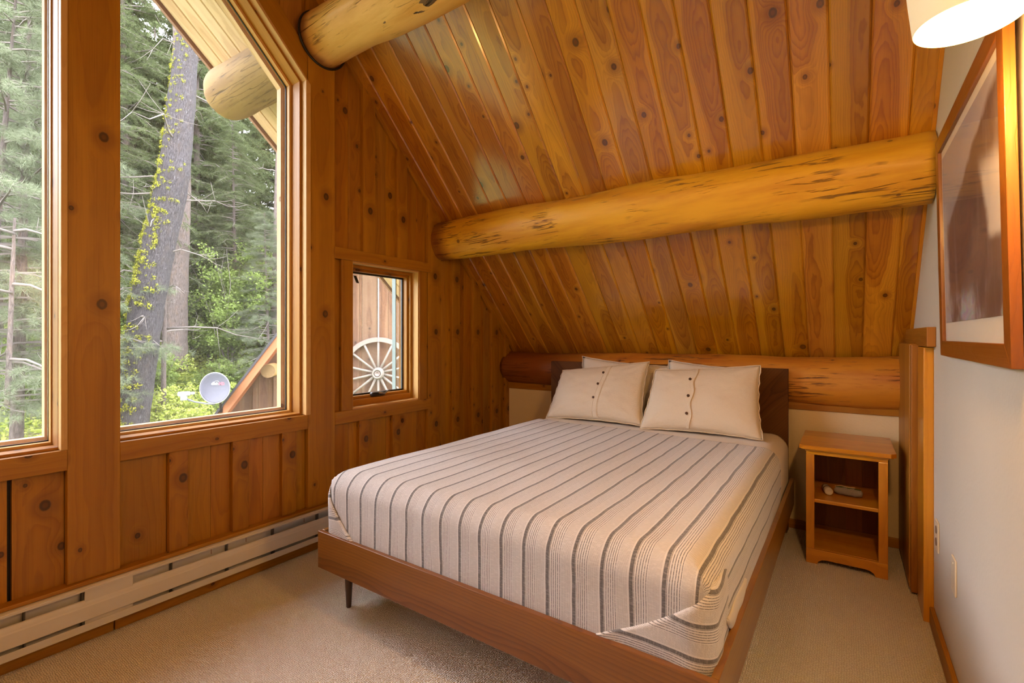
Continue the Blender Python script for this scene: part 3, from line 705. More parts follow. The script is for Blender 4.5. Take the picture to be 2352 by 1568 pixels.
def cloth(x0, x1, y0, yh, zt, r, R, dl, dr, df, nm, seed, ns=150, nt=170, amp=0.004, uvshift=0.0, skew=0.0):
    """cloth lying over a box: s across, t from head to foot; drops at the sides (dl, dr) and the foot (df)"""
    w = x1-x0; L = yh-y0; k = r*PI/2
    smin, smax = -(w/2-r)-k-dl, (w/2-r)+k+dr
    tmax = (L-r)+k+df if df else L
    def bend(e, half):   # e: distance past the flat part -> (outward, drop)
        if e <= 0: return e, 0.0
        a = min(e/r, PI/2); o_, dz = r*math.sin(a), r*(1-math.cos(a))
        if e > k: dz += e-k
        return o_, dz
    def fn(u, v):
        s = smin+(smax-smin)*u; t = tmax*v
        es = abs(s)-(w/2-r); ox, ds = bend(es, w/2); X = (w/2-r+ox)*(1 if s > 0 else -1) if es > 0 else s
        et = t-(L-r); oy, dt = bend(et, L) if df else (0, 0.0)
        Yl = (L-r+oy) if (df and et > 0) else t
        # round the plan corners
        if df:
            cx_, cy_ = w/2-R, L-R
            if abs(X) > cx_ and Yl > cy_:
                vx, vy = abs(X)-cx_, Yl-cy_; l = math.hypot(vx, vy)
                if l > R: X = (cx_+vx/l*R)*(1 if X > 0 else -1); Yl = cy_+vy/l*R
        dz = max(ds, dt)+0.25*min(ds, dt, 0.02)
        Yl += skew*(X/w+0.5)*max(0.0, 1-Yl/0.8)**2
        P = Vector(((x0+x1)/2+X, yh-Yl, zt-dz))
        q = Vector((P.x*2.3+seed, P.y*2.3, 1.1)); n1 = mnoise.noise(q); n2 = mnoise.noise(Vector((P.x*9, P.y*6, seed+P.z*4)))
        flat = 1.0 if dz < 0.02 else 0.4
        P.z += flat*(n1*amp*1.4+n2*amp*0.45)
        if dz > 0.05:
            g = (n1+n2*0.6)*amp*1.0
            if dt > ds: P.y -= abs(g)
            else: P.x += abs(g)*(1 if s > 0 else -1)
        # gentle sag toward the middle of the bed edges is kept small
        return P
    b = MB(); b.grid(fn, ns, nt, lambda u, v: (smin+(smax-smin)*u+uvshift, tmax*v))
    return b, (smin, smax, tmax)
USH = 0.0885*0.0825 - (0.681 % 0.0885) - (10.0 % 0.0885) + 0.0885
CX0, CX1, CY0, CTOP, CR = 0.612, 2.196, -2.2225, 0.612, 0.085
SKEW = 0.10
b, sp_ = cloth(CX0, CX1, CY0, -0.560, CTOP, CR, 0.055, 0.20, 0.20, 0.205, 'bedspread', 3.3, uvshift=USH, skew=SKEW)
spread_o = b.build('bedspread', M['spread'], sm=True, fix=False)
m = spread_o.modifiers.new('thick', 'SOLIDIFY'); m.thickness = 0.004; m.offset = -1
tag(spread_o, 'white bedspread with thin grey stripes covering the bed', 'bedspread')
# folded corners: the side cloth wrapped round and laid over the foot
def corner_fold(side):
    b = MB(); xe = CX1 if side > 0 else CX0; R = 0.055
    QL = 0.37 if side > 0 else 0.23
    def path(q):   # q<0 on the side, 0..corner arc, then along the foot
        arc = R*PI/2
        if q < 0: return Vector((xe, CY0+R-q, 0)), Vector((side, 0, 0))
        if q < arc:
            a = q/R; return Vector((xe-side*R+side*R*math.cos(a), CY0+R-R*math.sin(a), 0)), Vector((side*math.cos(a), -math.sin(a), 0))
        return Vector((xe-side*R-side*(q-arc), CY0, 0)), Vector((0, -1, 0))
    Dm = 0.288
    def top(q):
        if q < 0.02: return 0.055+max(0, -q)*0.08
        f = (q-0.02)/(QL-0.02); return 0.055+(Dm-0.055)*(f**0.92)+0.010*math.sin(f*PI*1.3)
    def fn(u, v):
        q = -0.20+(QL+0.20)*u; d0 = min(top(q), Dm); d = d0+(Dm-d0)*v
        P, nrm = path(q); k = min(1, (u)/0.25)
        off = 0.0015+0.011*k*(1-0.2*v) + 0.004*mnoise.noise(Vector((q*14, d*16, side*2)))*k
        if v < 0.06: off *= 0.5+v*8
        inset = 0.0
        if d < CR: inset = CR-math.sqrt(max(0, CR*CR-(CR-d)**2))
        P = P + nrm*(off-inset); P.z = CTOP-d + 0.003*k
        return P
    half = (CX1-CX0)/2-CR
    def uvf(u, v):
        q = -0.20+(QL+0.20)*u; d0 = min(top(q), Dm); d = d0+(Dm-d0)*v
        sag = 0.030*math.sin(max(0, min(1, q/QL))*PI)
        return (side*(half+CR*PI/2+(d-CR)+0.03+sag*0.8)+USH, 2.0+q)
    b.grid(fn, 70, 24, uvf)
    o = b.build('corner_fold', M['spread'], spread_o, sm=True, fix=False)
    m = o.modifiers.new('thick', 'SOLIDIFY'); m.thickness = 0.005; m.offset = -1
corner_fold(1); corner_fold(-1)
# cream sheet showing at the head
b, _ = cloth(0.622, 2.190, -2.0, -0.170, 0.603, 0.09, 0.05, 0.16, 0.19, 0, 'sheet', 8.1, ns=110, nt=60, amp=0.003)
sh = b.build('fitted_sheet', M['sheet'], sm=True, fix=False); m = sh.modifiers.new('thick', 'SOLIDIFY'); m.thickness = 0.003
tag(sh, 'cream sheet showing between the pillows and the striped bedspread', 'sheet')
def hang():
    b = MB()
    def fn(u, v):
        y = -2.03+0.28*u; z = 0.40-0.075*math.sin(PI*u)**0.6*v
        x = 2.1995+0.006*math.sin(PI*v)+0.002*math.sin(u*9); return (x, y, z)
    b.grid(fn, 30, 8); o = b.build('sheet_tail', M['sheet'], sh, sm=True, fix=False)
    m = o.modifiers.new('thick', 'SOLIDIFY'); m.thickness = 0.004
hang()

def pillow(name, base, w, h, th, lean, yaw, roll, label, mat, buttons=None, wavy=False, seed=1.0, n=44, tl=0.0, taper=0.0):
    root = empty(name, base, label, 'pillow'); root.rotation_euler = (lean, roll, yaw)
    # local: x width, z height (0 at the bottom seam), y depth (front = -y)
    def shape(u, v, side):
        x = w/2*u*(1-0.055*(1-v*v)) ; z = h/2*v*(1-0.07*(1-u*u))
        kq = ((1-u)/2)**1.6*((1+v)/2)**2.5; x = x*(1-taper*(v+1)/2)+tl*0.45*kq; z -= tl*kq
        e = max(0.0, (1-abs(u)**2.6))**0.55 * max(0.0, (1-abs(v)**2.6))**0.55
        sag = 1-0.22*v
        y = -side*th/2*e*sag
        nz = mnoise.noise(Vector((u*2.2+seed, v*2.2, side*3+seed)))*0.010*e + mnoise.noise(Vector((u*6+seed, v*5, side*3)))*0.0035*e
        # creases that fan from the corners
        for cu, cv in ((1, -1), (-1, -1), (1, 1), (-1, 1)):
            dd = math.hypot(u-cu, v-cv); a = math.atan2(v-cv, u-cu)
            nz += 0.0045*math.sin(a*13+seed*cu)*math.exp(-((dd-0.35)/0.22)**2)*e
        return Vector((x, y-side*nz, z+h/2))
    b = MB()
    for side in (1, -1): b.grid(lambda u, v: shape(u*2-1, v*2-1, side), n, n, lambda u, v: (u*w, v*h))
    me = b.mesh('cushion'); bm = bmesh.new(); bm.from_mesh(me); bmesh.ops.remove_doubles(bm, verts=bm.verts, dist=0.0004); bmesh.ops.recalc_face_normals(bm, faces=bm.faces); bm.to_mesh(me); bm.free()
    smooth(link('cushion', me, mat, root))
    # flat seam round the edge
    pts = []
    for k in range(81):
        f = k/80*4; s = int(min(3.999, f)); g = (f-s)*2-1
        u, v = ((g, -1), (1, g), (-g, 1), (-1, -g))[s]
        p = shape(u, v, 1); wv = 0.003*math.sin(k*1.9+seed); pts.append(p+Vector(((abs(u) == 1)*u*(0.002+wv), 0.0, (abs(v) == 1)*v*(0.002+wv*0.4))))
    b = MB(); b.tube(pts, [0.0032]*81, 6, cap=False); b.build('piping', M['trimfab'] if buttons else mat, root, sm=True)
    if buttons:
        def wob(v): return buttons[0]+ (0.022*math.sin(v*9+1) if wavy else 0.05*v+0.012*math.sin(v*3))
        b = MB()
        pw = 0.055 if not wavy else 0.03
        def fn(a, c):
            v = -0.97+1.92*c; u = wob(v)+pw*a*2; p = shape(u, v, 1); p.y -= 0.0035 if 0.05 < a < 0.95 else -0.001; return p
        b.grid(fn, 8, 40, lambda u, v: (u*.04, v*h)); b.build('placket', mat, root, sm=True)
        b = MB()
        for ed in ((0.0, 1.0) if not wavy else (0.9,)):
            b.tube([fn(ed, k/50)+Vector((0, -0.0008, 0)) for k in range(51)], [0.0016 if not wavy else 0.0028]*51, 5, cap=False)
        b.build('stitching', M['trimfab'], root, sm=True)
        for v in buttons[1]:
            u = wob(v)-(0.012 if not wavy else 0.028); p = shape(u, v, 1)
            b = MB(); b.lathe([(0, -0.006), (0.0055, -0.0065), (0.0085, -0.006), (0.0085, -0.002), (0.0, 0.0)], (p.x, p.y-0.001, p.z), 16, 'y'); bo = b.build('button', M['button'], root, sm=True)
    return root
pillow('pillow', (1.035, -0.455, 0.614), 0.725, 0.450, 0.155, math.radians(-27), math.radians(-1), math.radians(-1.5), 'left front cream pillow with a straight button placket and three buttons', M['pillow'], (0.10, (0.62, 0.14, -0.36)), False, 1.7, tl=0.075, taper=0.05)
pillow('pillow', (1.742, -0.480, 0.614), 0.705, 0.455, 0.150, math.radians(-27), math.radians(1), math.radians(-0.8), 'right front cream pillow with a wavy placket edge and three buttons', M['pillow'], (-0.16, (0.52, -0.06, -0.60)), True, 4.2, tl=0.045, taper=0.08)
pillow('pillow', (1.135, -0.235, 0.604), 0.66, 0.42, 0.09, math.radians(-6), 0, math.radians(4.6), 'plain pale pillow behind the left button pillow, only its top corner showing', M['pillow2'], None, False, 7.7, 26)
pillow('pillow', (1.735, -0.235, 0.606), 0.56, 0.415, 0.09, math.radians(-6), 0, math.radians(4.0), 'plain pale pillow behind the right button pillow, only its top corner showing', M['pillow2'], None, False, 9.1, 26)

# ============================================================ NIGHTSTAND
ns = empty('nightstand', (2.475, -0.28, 0), 'small open honey pine nightstand with one shelf beside the bed', 'nightstand')
def npart(mb, name, mat, bev=0.002):
    mb.v = [(x-2.475, y+0.28, z) for x, y, z in mb.v]; return mb.build(name, mat, ns, bev=bev)
X0, X1, YF, YK = 2.302, 2.648, -0.492, -0.075
b = MB(); tx0, tx1, ty0, ty1 = 2.272, 2.680, -0.522, -0.045
for i in range(5):
    ya, yb_ = ty0+(ty1-ty0)*i/5, ty0+(ty1-ty0)*(i+1)/5
    if i == 0: pts = [(tx0+0.022, ya), (tx1-0.022, ya), (tx1, ya+0.022), (tx1, yb_), (tx0, yb_), (tx0, ya+0.022)]
    else: pts = [(tx0, ya), (tx1, ya), (tx1, yb_), (tx0, yb_)]
    b.prism(pts, 'z', 0.606, 0.6255, (1, 0))
npart(b, 'top', M['pine'], 0.0)
b = MB(); b.box(tx0+0.010, ty0+0.012, 0.601, tx1-0.010, ty1-0.005, 0.606, 'x'); npart(b, 'top_lip', M['pine'], 0.002)
b = MB(); b.box(X0-0.004, YF-0.006, 0.592, X1+0.004, YK, 0.601, 'x'); b.box(X0, YF, 0.575, X1, YF+0.018, 0.592, 'x'); npart(b, 'top_rail', M['pine'])
for x0 in (X0, X1-0.016):
    b = MB(); b.prism([(YF+0.018, 0.0), (YF+0.075, 0.0), (YF+0.105, 0.035), (YK-0.09, 0.035), (YK-0.06, 0.0), (YK, 0.0), (YK, 0.592), (YF+0.018, 0.592)], 'x', x0, x0+0.016, (0, 1)); npart(b, 'side_panel', M['pine'])
for x0, x1 in ((X0, X0+0.038), (X1-0.038, X1)):
    b = MB(); b.box(x0, YF, 0.077, x1, YF+0.018, 0.575, 'z'); npart(b, 'stile', M['pine'])
b = MB(); xa, xb = X0+0.050, X1-0.050
arc = [(X0, 0), (xa, 0), (xa+0.006, 0.014), (xa+0.022, 0.025), (xa+0.04, 0.028), (xb-0.04, 0.028), (xb-0.022, 0.025), (xb-0.006, 0.014), (xb, 0), (X1, 0), (X1, 0.0765), (X0, 0.0765)]
b.prism(arc, 'y', YF, YF+0.018, (1, 0)); npart(b, 'apron', M['pine'])
b = MB(); b.box(X0+0.0165, YF+0.0185, 0.060, X1-0.0165, YK-0.01, 0.0765, 'x'); npart(b, 'bottom_shelf', M['pine'], 0.001)
b = MB(); b.box(X0+0.0165, YF+0.014, 0.320, X1-0.0165, YK-0.01, 0.339, 'x'); npart(b, 'shelf', M['pine'], 0.003)
b = MB()
for i in range(4):
    xa = X0+0.0165+i*(X1-X0-0.033)/4; b.box(xa, YK-0.009, 0.05, xa+(X1-X0-0.033)/4, YK-0.001, 0.59, 'z')
npart(b, 'back_panel', M['pine_back'], 0.001)
# things on its shelf
r_ = empty('rolled_cloth', (2.392, -0.33, 0.340), 'small rolled white and tan tube lying on nightstand shelf', 'roll')
r_.rotation_euler = (0, 0, math.radians(12))
b = MB(); b.lathe([(0.0, -0.040), (0.013, -0.042), (0.018, -0.047), (0.020, -0.040), (0.019, 0.0), (0.018, 0.05), (0.0, 0.052)], (0, 0, 0.020), 22, 'y'); b.build('tube', fabric('white_tan_roll', (0.66, 0.58, 0.48), 90), r_, sm=True)
b = MB(); b.lathe([(0.0205, -0.012), (0.0215, -0.010), (0.0215, -0.004), (0.0205, -0.002)], (0, 0, 0.020), 22, 'y'); b.build('tie', M['leg'], r_, sm=True)
po = empty('pouch', (2.487, -0.325, 0.340), 'small grey woven pouch with green trim on nightstand shelf', 'pouch'); po.rotation_euler = (0, 0, math.radians(-9))
b = MB()
def pf(u, v):
    a = v*2*PI; u2 = u*2-1; e = max(0, 1-abs(u2)**5)**0.5; e = 0.25+0.75*e
    return (u2*0.064, math.cos(a)*0.024*e*(1+0.05*math.sin(u*17)), 0.022+math.sin(a)*0.0205*e+0.001*math.sin(u*23+a*3))
b.grid(pf, 30, 20, lambda u, v: (u*.13, v*.12)); o = b.build('body', fabric('grey_weave', (0.30, 0.27, 0.25), 300, 0.003), po, sm=True)
b = MB()
b.grid(lambda u, v: ((u*2-1)*0.056, 0.004+0.013*(v*2-1), 0.0425+0.001*math.cos((v-.5)*3)-0.002*abs(v*2-1)), 14, 4); b.build('trim_band', plain('green_trim', (0.10, 0.13, 0.05), 0.8), po, sm=True)
b = MB(); b.tube([(-0.060, -0.002, 0.040), (-0.035, 0.006, 0.047), (0.0, 0.004, 0.0445), (0.030, 0.006, 0.047)], [0.002]*4, 6); b.build('cord', M['trimfab'], po, sm=True)

# ============================================================ HEATER
ht = empty('baseboard_heater', (0, -2.9, 0.06), 'long white metal baseboard heater along the foot of the window wall', 'heater')
def hpart(mb, name, mat, bev=0.001):
    mb.v = [(x, y+2.9, z-0.06) for x, y, z in mb.v]; return mb.build(name, mat, ht, bev=bev)
HY0, HY1 = -5.0, -0.95
b = MB(); b.box(0.0255, HY0, 0.062, 0.030, HY1, 0.230, 'y'); hpart(b, 'back_plate', M['heater'])
b = MB(); b.box(0.0305, HY0, 0.110, 0.050, HY1, 0.165, 'y'); hpart(b, 'element', M['heater_dark'])
b = MB()
sec = [(0.0255, 0.231), (0.060, 0.231), (0.066, 0.228), (0.066, 0.2245), (0.069, 0.223), (0.069, 0.217), (0.064, 0.217), (0.064, 0.226), (0.0255, 0.226)]
for i in range(1):
    k = len(b.v)
    for yv in (HY0, HY1):
        for (xx, zz) in sec: b.v.append((xx, yv, zz))
    m_ = len(sec)
    for q in range(m_):
        j = (q+1) % m_; b.f.append((k+q, k+j, k+m_+j, k+m_+q)); b.uv += [(0, 0)]*4
hpart(b, 'top_cap', M['heater'], 0)
b = MB(); k = 0
sec = [(0.057, 0.181), (0.062, 0.179), (0.066, 0.166), (0.0672, 0.160), (0.069, 0.155), (0.071, 0.106), (0.069, 0.104), (0.055, 0.179)]
for yv in (HY0, HY1):
    for (xx, zz) in sec: b.v.append((xx, yv, zz))
m_ = len(sec)
for q in range(m_):
    j = (q+1) % m_; b.f.append((q, j, m_+j, m_+q)); b.uv += [(0, 0)]*4
b.f.append(tuple(range(m_))); b.uv += [(0, 0)]*m_; b.f.append(tuple(range(m_, 2*m_))); b.uv += [(0, 0)]*m_
hpart(b, 'front_cover', M['heater'], 0)
b = MB(); b.box(0.0305, HY0, 0.062, 0.070, HY1, 0.066, 'y'); b.box(0.066, HY0, 0.066, 0.070, HY1, 0.090, 'y'); hpart(b, 'bottom_lip', M['heater'])
for yv in (-4.8, -4.5, -4.2, -3.9, -3.6, -3.33, -3.072, -2.912, -2.611, -2.38, -2.155, -1.9, -1.6, -1.3, -1.0):
    b = MB(); b.prism([(0.031, 0.066), (0.064, 0.066), (0.062, 0.105), (0.053, 0.178), (0.057, 0.222), (0.031, 0.222)], 'y', yv, yv+0.004, (0, 1)); hpart(b, 'bracket', M['heater_dark'], 0)
b = MB(); b.box(0.031, -2.905, 0.0665, 0.0635, -2.752, 0.221, 'y'); hpart(b, 'wiring_box', M['heater'])
for yv in (-2.441, -2.2814, -1.9688, -1.72):
    b = MB(); b.box(0.030, yv, 0.180, 0.0315, yv+0.002, 0.222, 'y'); hpart(b, 'seam', M['frame_wood'], 0)

# ============================================================ RIGHT WALL THINGS
pic = empty('framed_picture', (2.762, -1.645, 1.132), 'large framed photograph print under glass hanging on the white wall', 'picture')
pic.rotation_euler = (0, math.radians(-1.1), 0)
PW, PH, FW = 0.455, 0.765, 0.052      # half width, height, frame width (local: y left/right, z up, -x into the room)
def ppart(mb, name, mat, bev=0.0015): return mb.build(name, mat, pic, bev=bev)
for nm, pts, g in (('frame_rail', [(-PW, 0), (PW, 0), (PW-FW, FW), (-PW+FW, FW)], (1, 0)), ('frame_rail', [(-PW, PH), (PW, PH), (PW-FW, PH-FW), (-PW+FW, PH-FW)], (1, 0)),
                   ('frame_stile', [(-PW, 0), (-PW, PH), (-PW+FW, PH-FW), (-PW+FW, FW)], (0, 1)), ('frame_stile', [(PW, 0), (PW, PH), (PW-FW, PH-FW), (PW-FW, FW)], (0, 1))):
    b = MB(); b.prism(pts, 'x', -0.004, 0.015, g); ppart(b, nm, M['frame_wood'])
b = MB(); b.prism([(-PW+FW, FW), (PW-FW, FW), (PW-FW, PH-FW), (-PW+FW, PH-FW)], 'x', 0.006, 0.012, (1, 0)); ppart(b, 'mat_board', plain('mat_board', (0.80, 0.74, 0.62), 0.8), 0)
def picmat():
    t = NT('faded_photo_print'); sp = t.sep(t.uv())     # u: 0 at the camera end .. 1 at the far end, v up
    nz = t.noise(t.comb(t.m_('MULTIPLY', sp[0], 3), t.m_('MULTIPLY', sp[1], 2.2), 0), 1.0, 5, 0.55, 0.4)
    u = t.m_('ADD', sp[0], t.m_('MULTIPLY', t.m_('SUBTRACT', nz, 0.5), 0.22)); v = t.m_('ADD', sp[1], t.m_('MULTIPLY', t.m_('SUBTRACT', nz, 0.5), 0.16))
    lilac = (0.42, 0.38, 0.40); dark = (0.115, 0.070, 0.065); pale = (0.60, 0.56, 0.54); brown = (0.20, 0.13, 0.11)
    c = t.mix(t.step(nz, 0.35, 0.65), dark, brown)
    # sky above the slanted ridge (ridge rises toward the camera end)
    rid = t.m_('ADD', v, t.m_('MULTIPLY', u, 0.42)); c = t.mix(t.step(rid, 0.93, 0.99), c, lilac)
    # pale falls at the camera end, middle height
    fall = t.m_('MULTIPLY', t.step(t.m_('ADD', u, t.m_('MULTIPLY', v, -0.30)), 0.10, 0.04), t.m_('MULTIPLY', t.step(v, 0.30, 0.36), t.step(v, 0.72, 0.60)))
    c = t.mix(fall, c, pale)
    edge = t.m_('MULTIPLY', t.step(u, 0.86, 0.93), t.step(v, 0.75, 0.55)); c = t.mix(t.m_('MULTIPLY', edge, 0.8), c, pale)
    sw = t.noise(t.comb(t.m_('MULTIPLY', sp[0], 9), t.m_('MULTIPLY', sp[1], 14), 4), 1.0, 3, 0.5, 2.0, col=True)
    low = t.step(v, 0.20, 0.08); swc = t.mix(0.55, sw, (0.35, 0.33, 0.42)); c = t.mix(t.m_('MULTIPLY', low, t.step(nz, 0.4, 0.55)), c, swc)
    hz = t.step(t.noise(t.comb(t.m_('MULTIPLY', sp[0], 14), t.m_('MULTIPLY', sp[1], 2), 8), 1.0, 3), 0.5, 0.75); c = t.mix(t.m_('MULTIPLY', hz, 0.25), c, lilac)
    t.set(Base_Color=c, Roughness=0.6); return t.m
b = MB(); y0, y1, z0, z1 = -PW+FW+0.012, PW-FW-0.022, FW+0.062, PH-FW-0.03
b.prism([(y0, z0), (y1, z0), (y1, z1), (y0, z1)], 'x', 0.0045, 0.0055, (1, 0))
b.uv = [((y-y0)/(y1-y0), (z-z0)/(z1-z0)) for f in b.f for (x, y, z) in [b.v[i] for i in f]]
ppart(b, 'print', picmat(), 0)
b = MB(); b.prism([(-PW+FW, FW), (PW-FW, FW), (PW-FW, PH-FW), (-PW+FW, PH-FW)], 'x', 0.001, 0.003, (1, 0)); ppart(b, 'pane', M['picglass'], 0)

for kind, yv, zv, lab in (('outlet', -0.951, 0.405, 'ivory duplex wall outlet nearest the closet casing on white wall'), ('blank_plate', -1.317, 0.395, 'ivory blank wall plate nearer the camera on white wall')):
    r_ = empty('wall_outlet' if kind == 'outlet' else 'wall_plate', (XW, yv, zv), lab, 'outlet' if kind == 'outlet' else 'wall plate')
    b = MB(); b.box(-0.006, -0.036, -0.060, 0.0, 0.036, 0.060, 'z'); b.build('cover_plate', M['ivory'], r_, bev=0.003)
    if kind == 'outlet':
        for zz in (-0.024, 0.024):
            b = MB(); b.lathe([(0.0, -0.0085), (0.014, -0.0085), (0.016, -0.007), (0.016, -0.006)], (0, 0, zz), 20, 'x'); s = b.build('socket', plain('dark_socket', (.20, .13, .08), .4), r_)
    else:
        for zz in (-0.042, 0.042):
            b = MB(); b.lathe([(0.0, -0.0075), (0.003, -0.0072), (0.0035, -0.006)], (0, 0, zz), 10, 'x'); b.build('screw', M['ivory'], r_)

# wall lamp with a tapered glass shade
LX, LY, LZ = 2.659, -2.327, 1.760
sc_ = empty('wall_lamp', (LX, LY, LZ), 'glowing white tapered glass shade of the lamp beside the framed picture', 'lamp')
def glow(name, col, st, trans=0.0):
    t = NT(name); t.set(Base_Color=(0.80, 0.70, 0.42), Roughness=0.3); t.put(t.b.inputs['Emission Color'], col); t.b.inputs['Emission Strength'].default_value = st; return t.m
b = MB(); b.lathe([(0.0765, 0.0), (0.078, 0.002), (0.0845, 0.06), (0.090, 0.12), (0.093, 0.17)], (0, 0, 0), 64)
o = b.build('lamp_shade', glow('opal_glass_outer', (1.0, 0.78, 0.52), 0.55), sc_, sm=True, fix=False)
b = MB(); b.lathe([(0.0765, 0.0), (0.0755, 0.002), (0.082, 0.06), (0.0875, 0.12), (0.0905, 0.168), (0.0, 0.169)], (0, 0, 0), 64)
b.build('shade_lining', glow('opal_glass_lining', (1.0, 0.93, 0.55), 0.45), sc_, sm=True, fix=False)
b = MB(); b.lathe([(0, 0.045), (0.018, 0.050), (0.028, 0.068), (0.028, 0.088), (0.016, 0.115), (0.014, 0.15)], (0, 0, 0), 24); b.build('bulb', glow('bulb_glass', (1.0, 0.84, 0.52), 9.0), sc_, sm=True)
b = MB(); b.tube([(0, 0, 0.172), (0, 0, 0.22), (0.03, 0, 0.245), (0.112, 0, 0.245)], [0.008]*4, 12); b.build('arm', M['dark_metal'], sc_, sm=True)
b = MB(); b.lathe([(0, 0.104), (0.045, 0.106), (0.055, 0.112), (0.055, 0.121)], (0, 0, 0.245), 28, 'x'); b.build('back_plate', M['dark_metal'], sc_, sm=True)
lp = lamp('wall_lamp_light', 'POINT', (LX-0.0, LY, LZ-0.03), 40.0, (1.0, 0.52, 0.16), 0.05)

# ============================================================ OUTSIDE
# ---- neighbouring wing: a small steep gable, turned toward this window, with log ends
WPH = math.radians(-39); Wn = Vector((math.cos(WPH), math.sin(WPH), 0)); Wt = Vector((-math.sin(WPH), math.cos(WPH), 0))
WO = Vector((2.48, -3.50, 0)) - Wn*7.7 + Vector((0, 0, -2.5))      # foot of the gable wall straight ahead of it
wing = empty('cabin_wing', WO, 'steep brown board gable of the neighbouring cabin wing seen through the windows', 'building', rz=WPH)
def wpart(mb, name, mat, bev=0.0, sm=False):
    mb.v = [(x, y, z+2.5) for x, y, z in mb.v]; return mb.build(name, mat, wing, bev=bev, sm=sm)
AP = (0.55, 3.784); SL = 1.43
def zl(y): return AP[1]-SL*abs(AP[0]-y)
zr = zl
b = MB(); edges = [-3.75, -3.55, -3.3, -3.1, -2.85, -2.6, -2.4, -2.2, -1.98, -1.76, -1.55, -1.42, -1.27, -1.10, -0.93, -0.78, -0.60, -0.45, -0.303, -0.163, -0.125, 0.103, 0.259, 0.40, 0.62, 0.85, 1.1, 1.35, 1.6, 1.85, 2.1, 2.4, 2.7, 3.0, 3.3, 3.6, 3.9, 4.2]
for i, (y0_, y1_) in enumerate(zip(edges[:-1], edges[1:])):
    for a, c in ([(y0_, y1_-0.003)] if not (y0_ < AP[0] < y1_) else [(y0_, AP[0]), (AP[0], y1_-0.003)]):
        za, zc_ = zl(a)-0.10, zl(c)-0.10
        if min(za, zc_) > -2.3: b.prism([(a, -2.45), (c, -2.45), (c, zc_), (a, za)], 'x', -0.03, 0.004 if i % 2 else 0.0, (0, 1))
wpart(b, 'board_wall', M['oldboard'])
for yb in (-1.35, -1.16, -1.62, 0.105, 1.0):
    b = MB(); b.box(0.004, yb, -2.45, 0.022, yb+0.045, zl(yb+(0.05 if yb > 0 else 0))-0.22, 'z'); wpart(b, 'batten', M['oldboard'])
def slopebar(y0, y1, d0, d1, x0, x1, name, mat, grain):
    b = MB(); b.prism([(y0, zl(y0)+d0), (y1, zl(y1)+d0), (y1, zl(y1)+d1), (y0, zl(y0)+d1)], 'x', x0, x1, grain); return wpart(b, name, mat)
Lg = (0.573, 0.819); Rg = (0.573, -0.819)
slopebar(-3.75, AP[0], -0.048, 0.0, -3.5, 0.53, 'roof_slab', M['shingle'], Lg); slopebar(AP[0], 4.30, -0.048, 0.0, -3.5, 0.53, 'roof_slab', M['shingle'], Rg)
slopebar(-3.75, -1.872, -0.190, -0.049, 0.46, 0.49, 'barge_board', M['barge'], Lg)
slopebar(-1.868, AP[0], -0.205, -0.049, 0.48, 0.515, 'barge_board', M['barge'], Lg); slopebar(AP[0], 4.30, -0.205, -0.049, 0.48, 0.515, 'barge_board', M['barge'], Rg)
slopebar(-3.75, AP[0], -0.075, -0.049, 0.005, 0.455, 'soffit_boards', M['soffit'], Lg); slopebar(AP[0], 4.30, -0.075, -0.049, 0.005, 0.455, 'soffit_boards', M['soffit'], Rg)
slopebar(-3.75, AP[0], -0.155, -0.11, 0.005, 0.05, 'wall_trim', M['barge'], Lg)
b = MB(); b.tube([(-0.3, -1.352, 0.722), (0.40, -1.352, 0.722)], [0.098, 0.092], 28); o = wpart(b, 'log_end', M['log_out'], sm=True); o.data.polygons[-1].use_smooth = False
def wloc(x, y, z): return WO + Wn*x + Wt*y + Vector((0, 0, z+2.5))
# ---- wagon wheel hanging on the wing's wall
WR = 0.535
whl = empty('wagon_wheel', wloc(0.10, 0.112, 0.640), 'weathered wooden wagon wheel hanging on the board wall outside small window', 'wheel', rz=WPH-math.radians(9))
b = MB()
def rimf(u, v):
    a = u*2*PI; q = v*4; s = int(min(3.999, q)); g = q-s
    cs = [(-1, -1), (1, -1), (1, 1), (-1, 1)]; p, p2 = cs[s], cs[(s+1) % 4]
    rr = WR-0.030+0.030*(p[0]*(1-g)+p2[0]*g)*0.95; xx = 0.026*(p[1]*(1-g)+p2[1]*g)
    return (xx, rr*math.cos(a), rr*math.sin(a))
b.grid(rimf, 72, 4); b.build('rim', M['wheel'], whl)
b = MB(); b.lathe([(WR, -0.026), (WR+0.008, -0.026), (WR+0.008, 0.026), (WR, 0.026)], (0, 0, 0), 72, 'x'); b.build('iron_tyre', M['iron'], whl, sm=True)
b = MB(); b.lathe([(0.0, -0.085), (0.075, -0.085), (0.088, -0.05), (0.092, 0.0), (0.090, 0.05), (0.078, 0.08), (0.074, 0.13), (0.054, 0.135), (0.050, 0.11), (0.0, 0.11)], (0, 0, 0), 32, 'x'); hb_ = b.build('hub', M['wheel'], whl, sm=True)
b = MB(); b.lathe([(0.026, 0.105), (0.042, 0.112), (0.044, 0.120), (0.032, 0.124), (0.026, 0.118), (0.0, 0.108)], (0, 0, 0), 24, 'x'); b.build('hub_ring', M['iron'], hb_, sm=True)
for k in range(14):
    a = 2*PI*(k+0.5)/14; c_, s_2 = math.cos(a), math.sin(a)
    b = MB(); b.tube([(0.01, 0.08*c_, 0.08*s_2), (0.008, 0.28*c_, 0.28*s_2), (0.0, (WR-0.057)*c_, (WR-0.057)*s_2)], [0.021, 0.016, 0.018], 10); b.build('spoke', M['wheel'], whl, sm=True)
rp = empty('rope', wloc(0.13, 0.112, 0.640+WR), 'twisted white rope holding the wagon wheel', 'rope', rz=WPH)
b = MB()
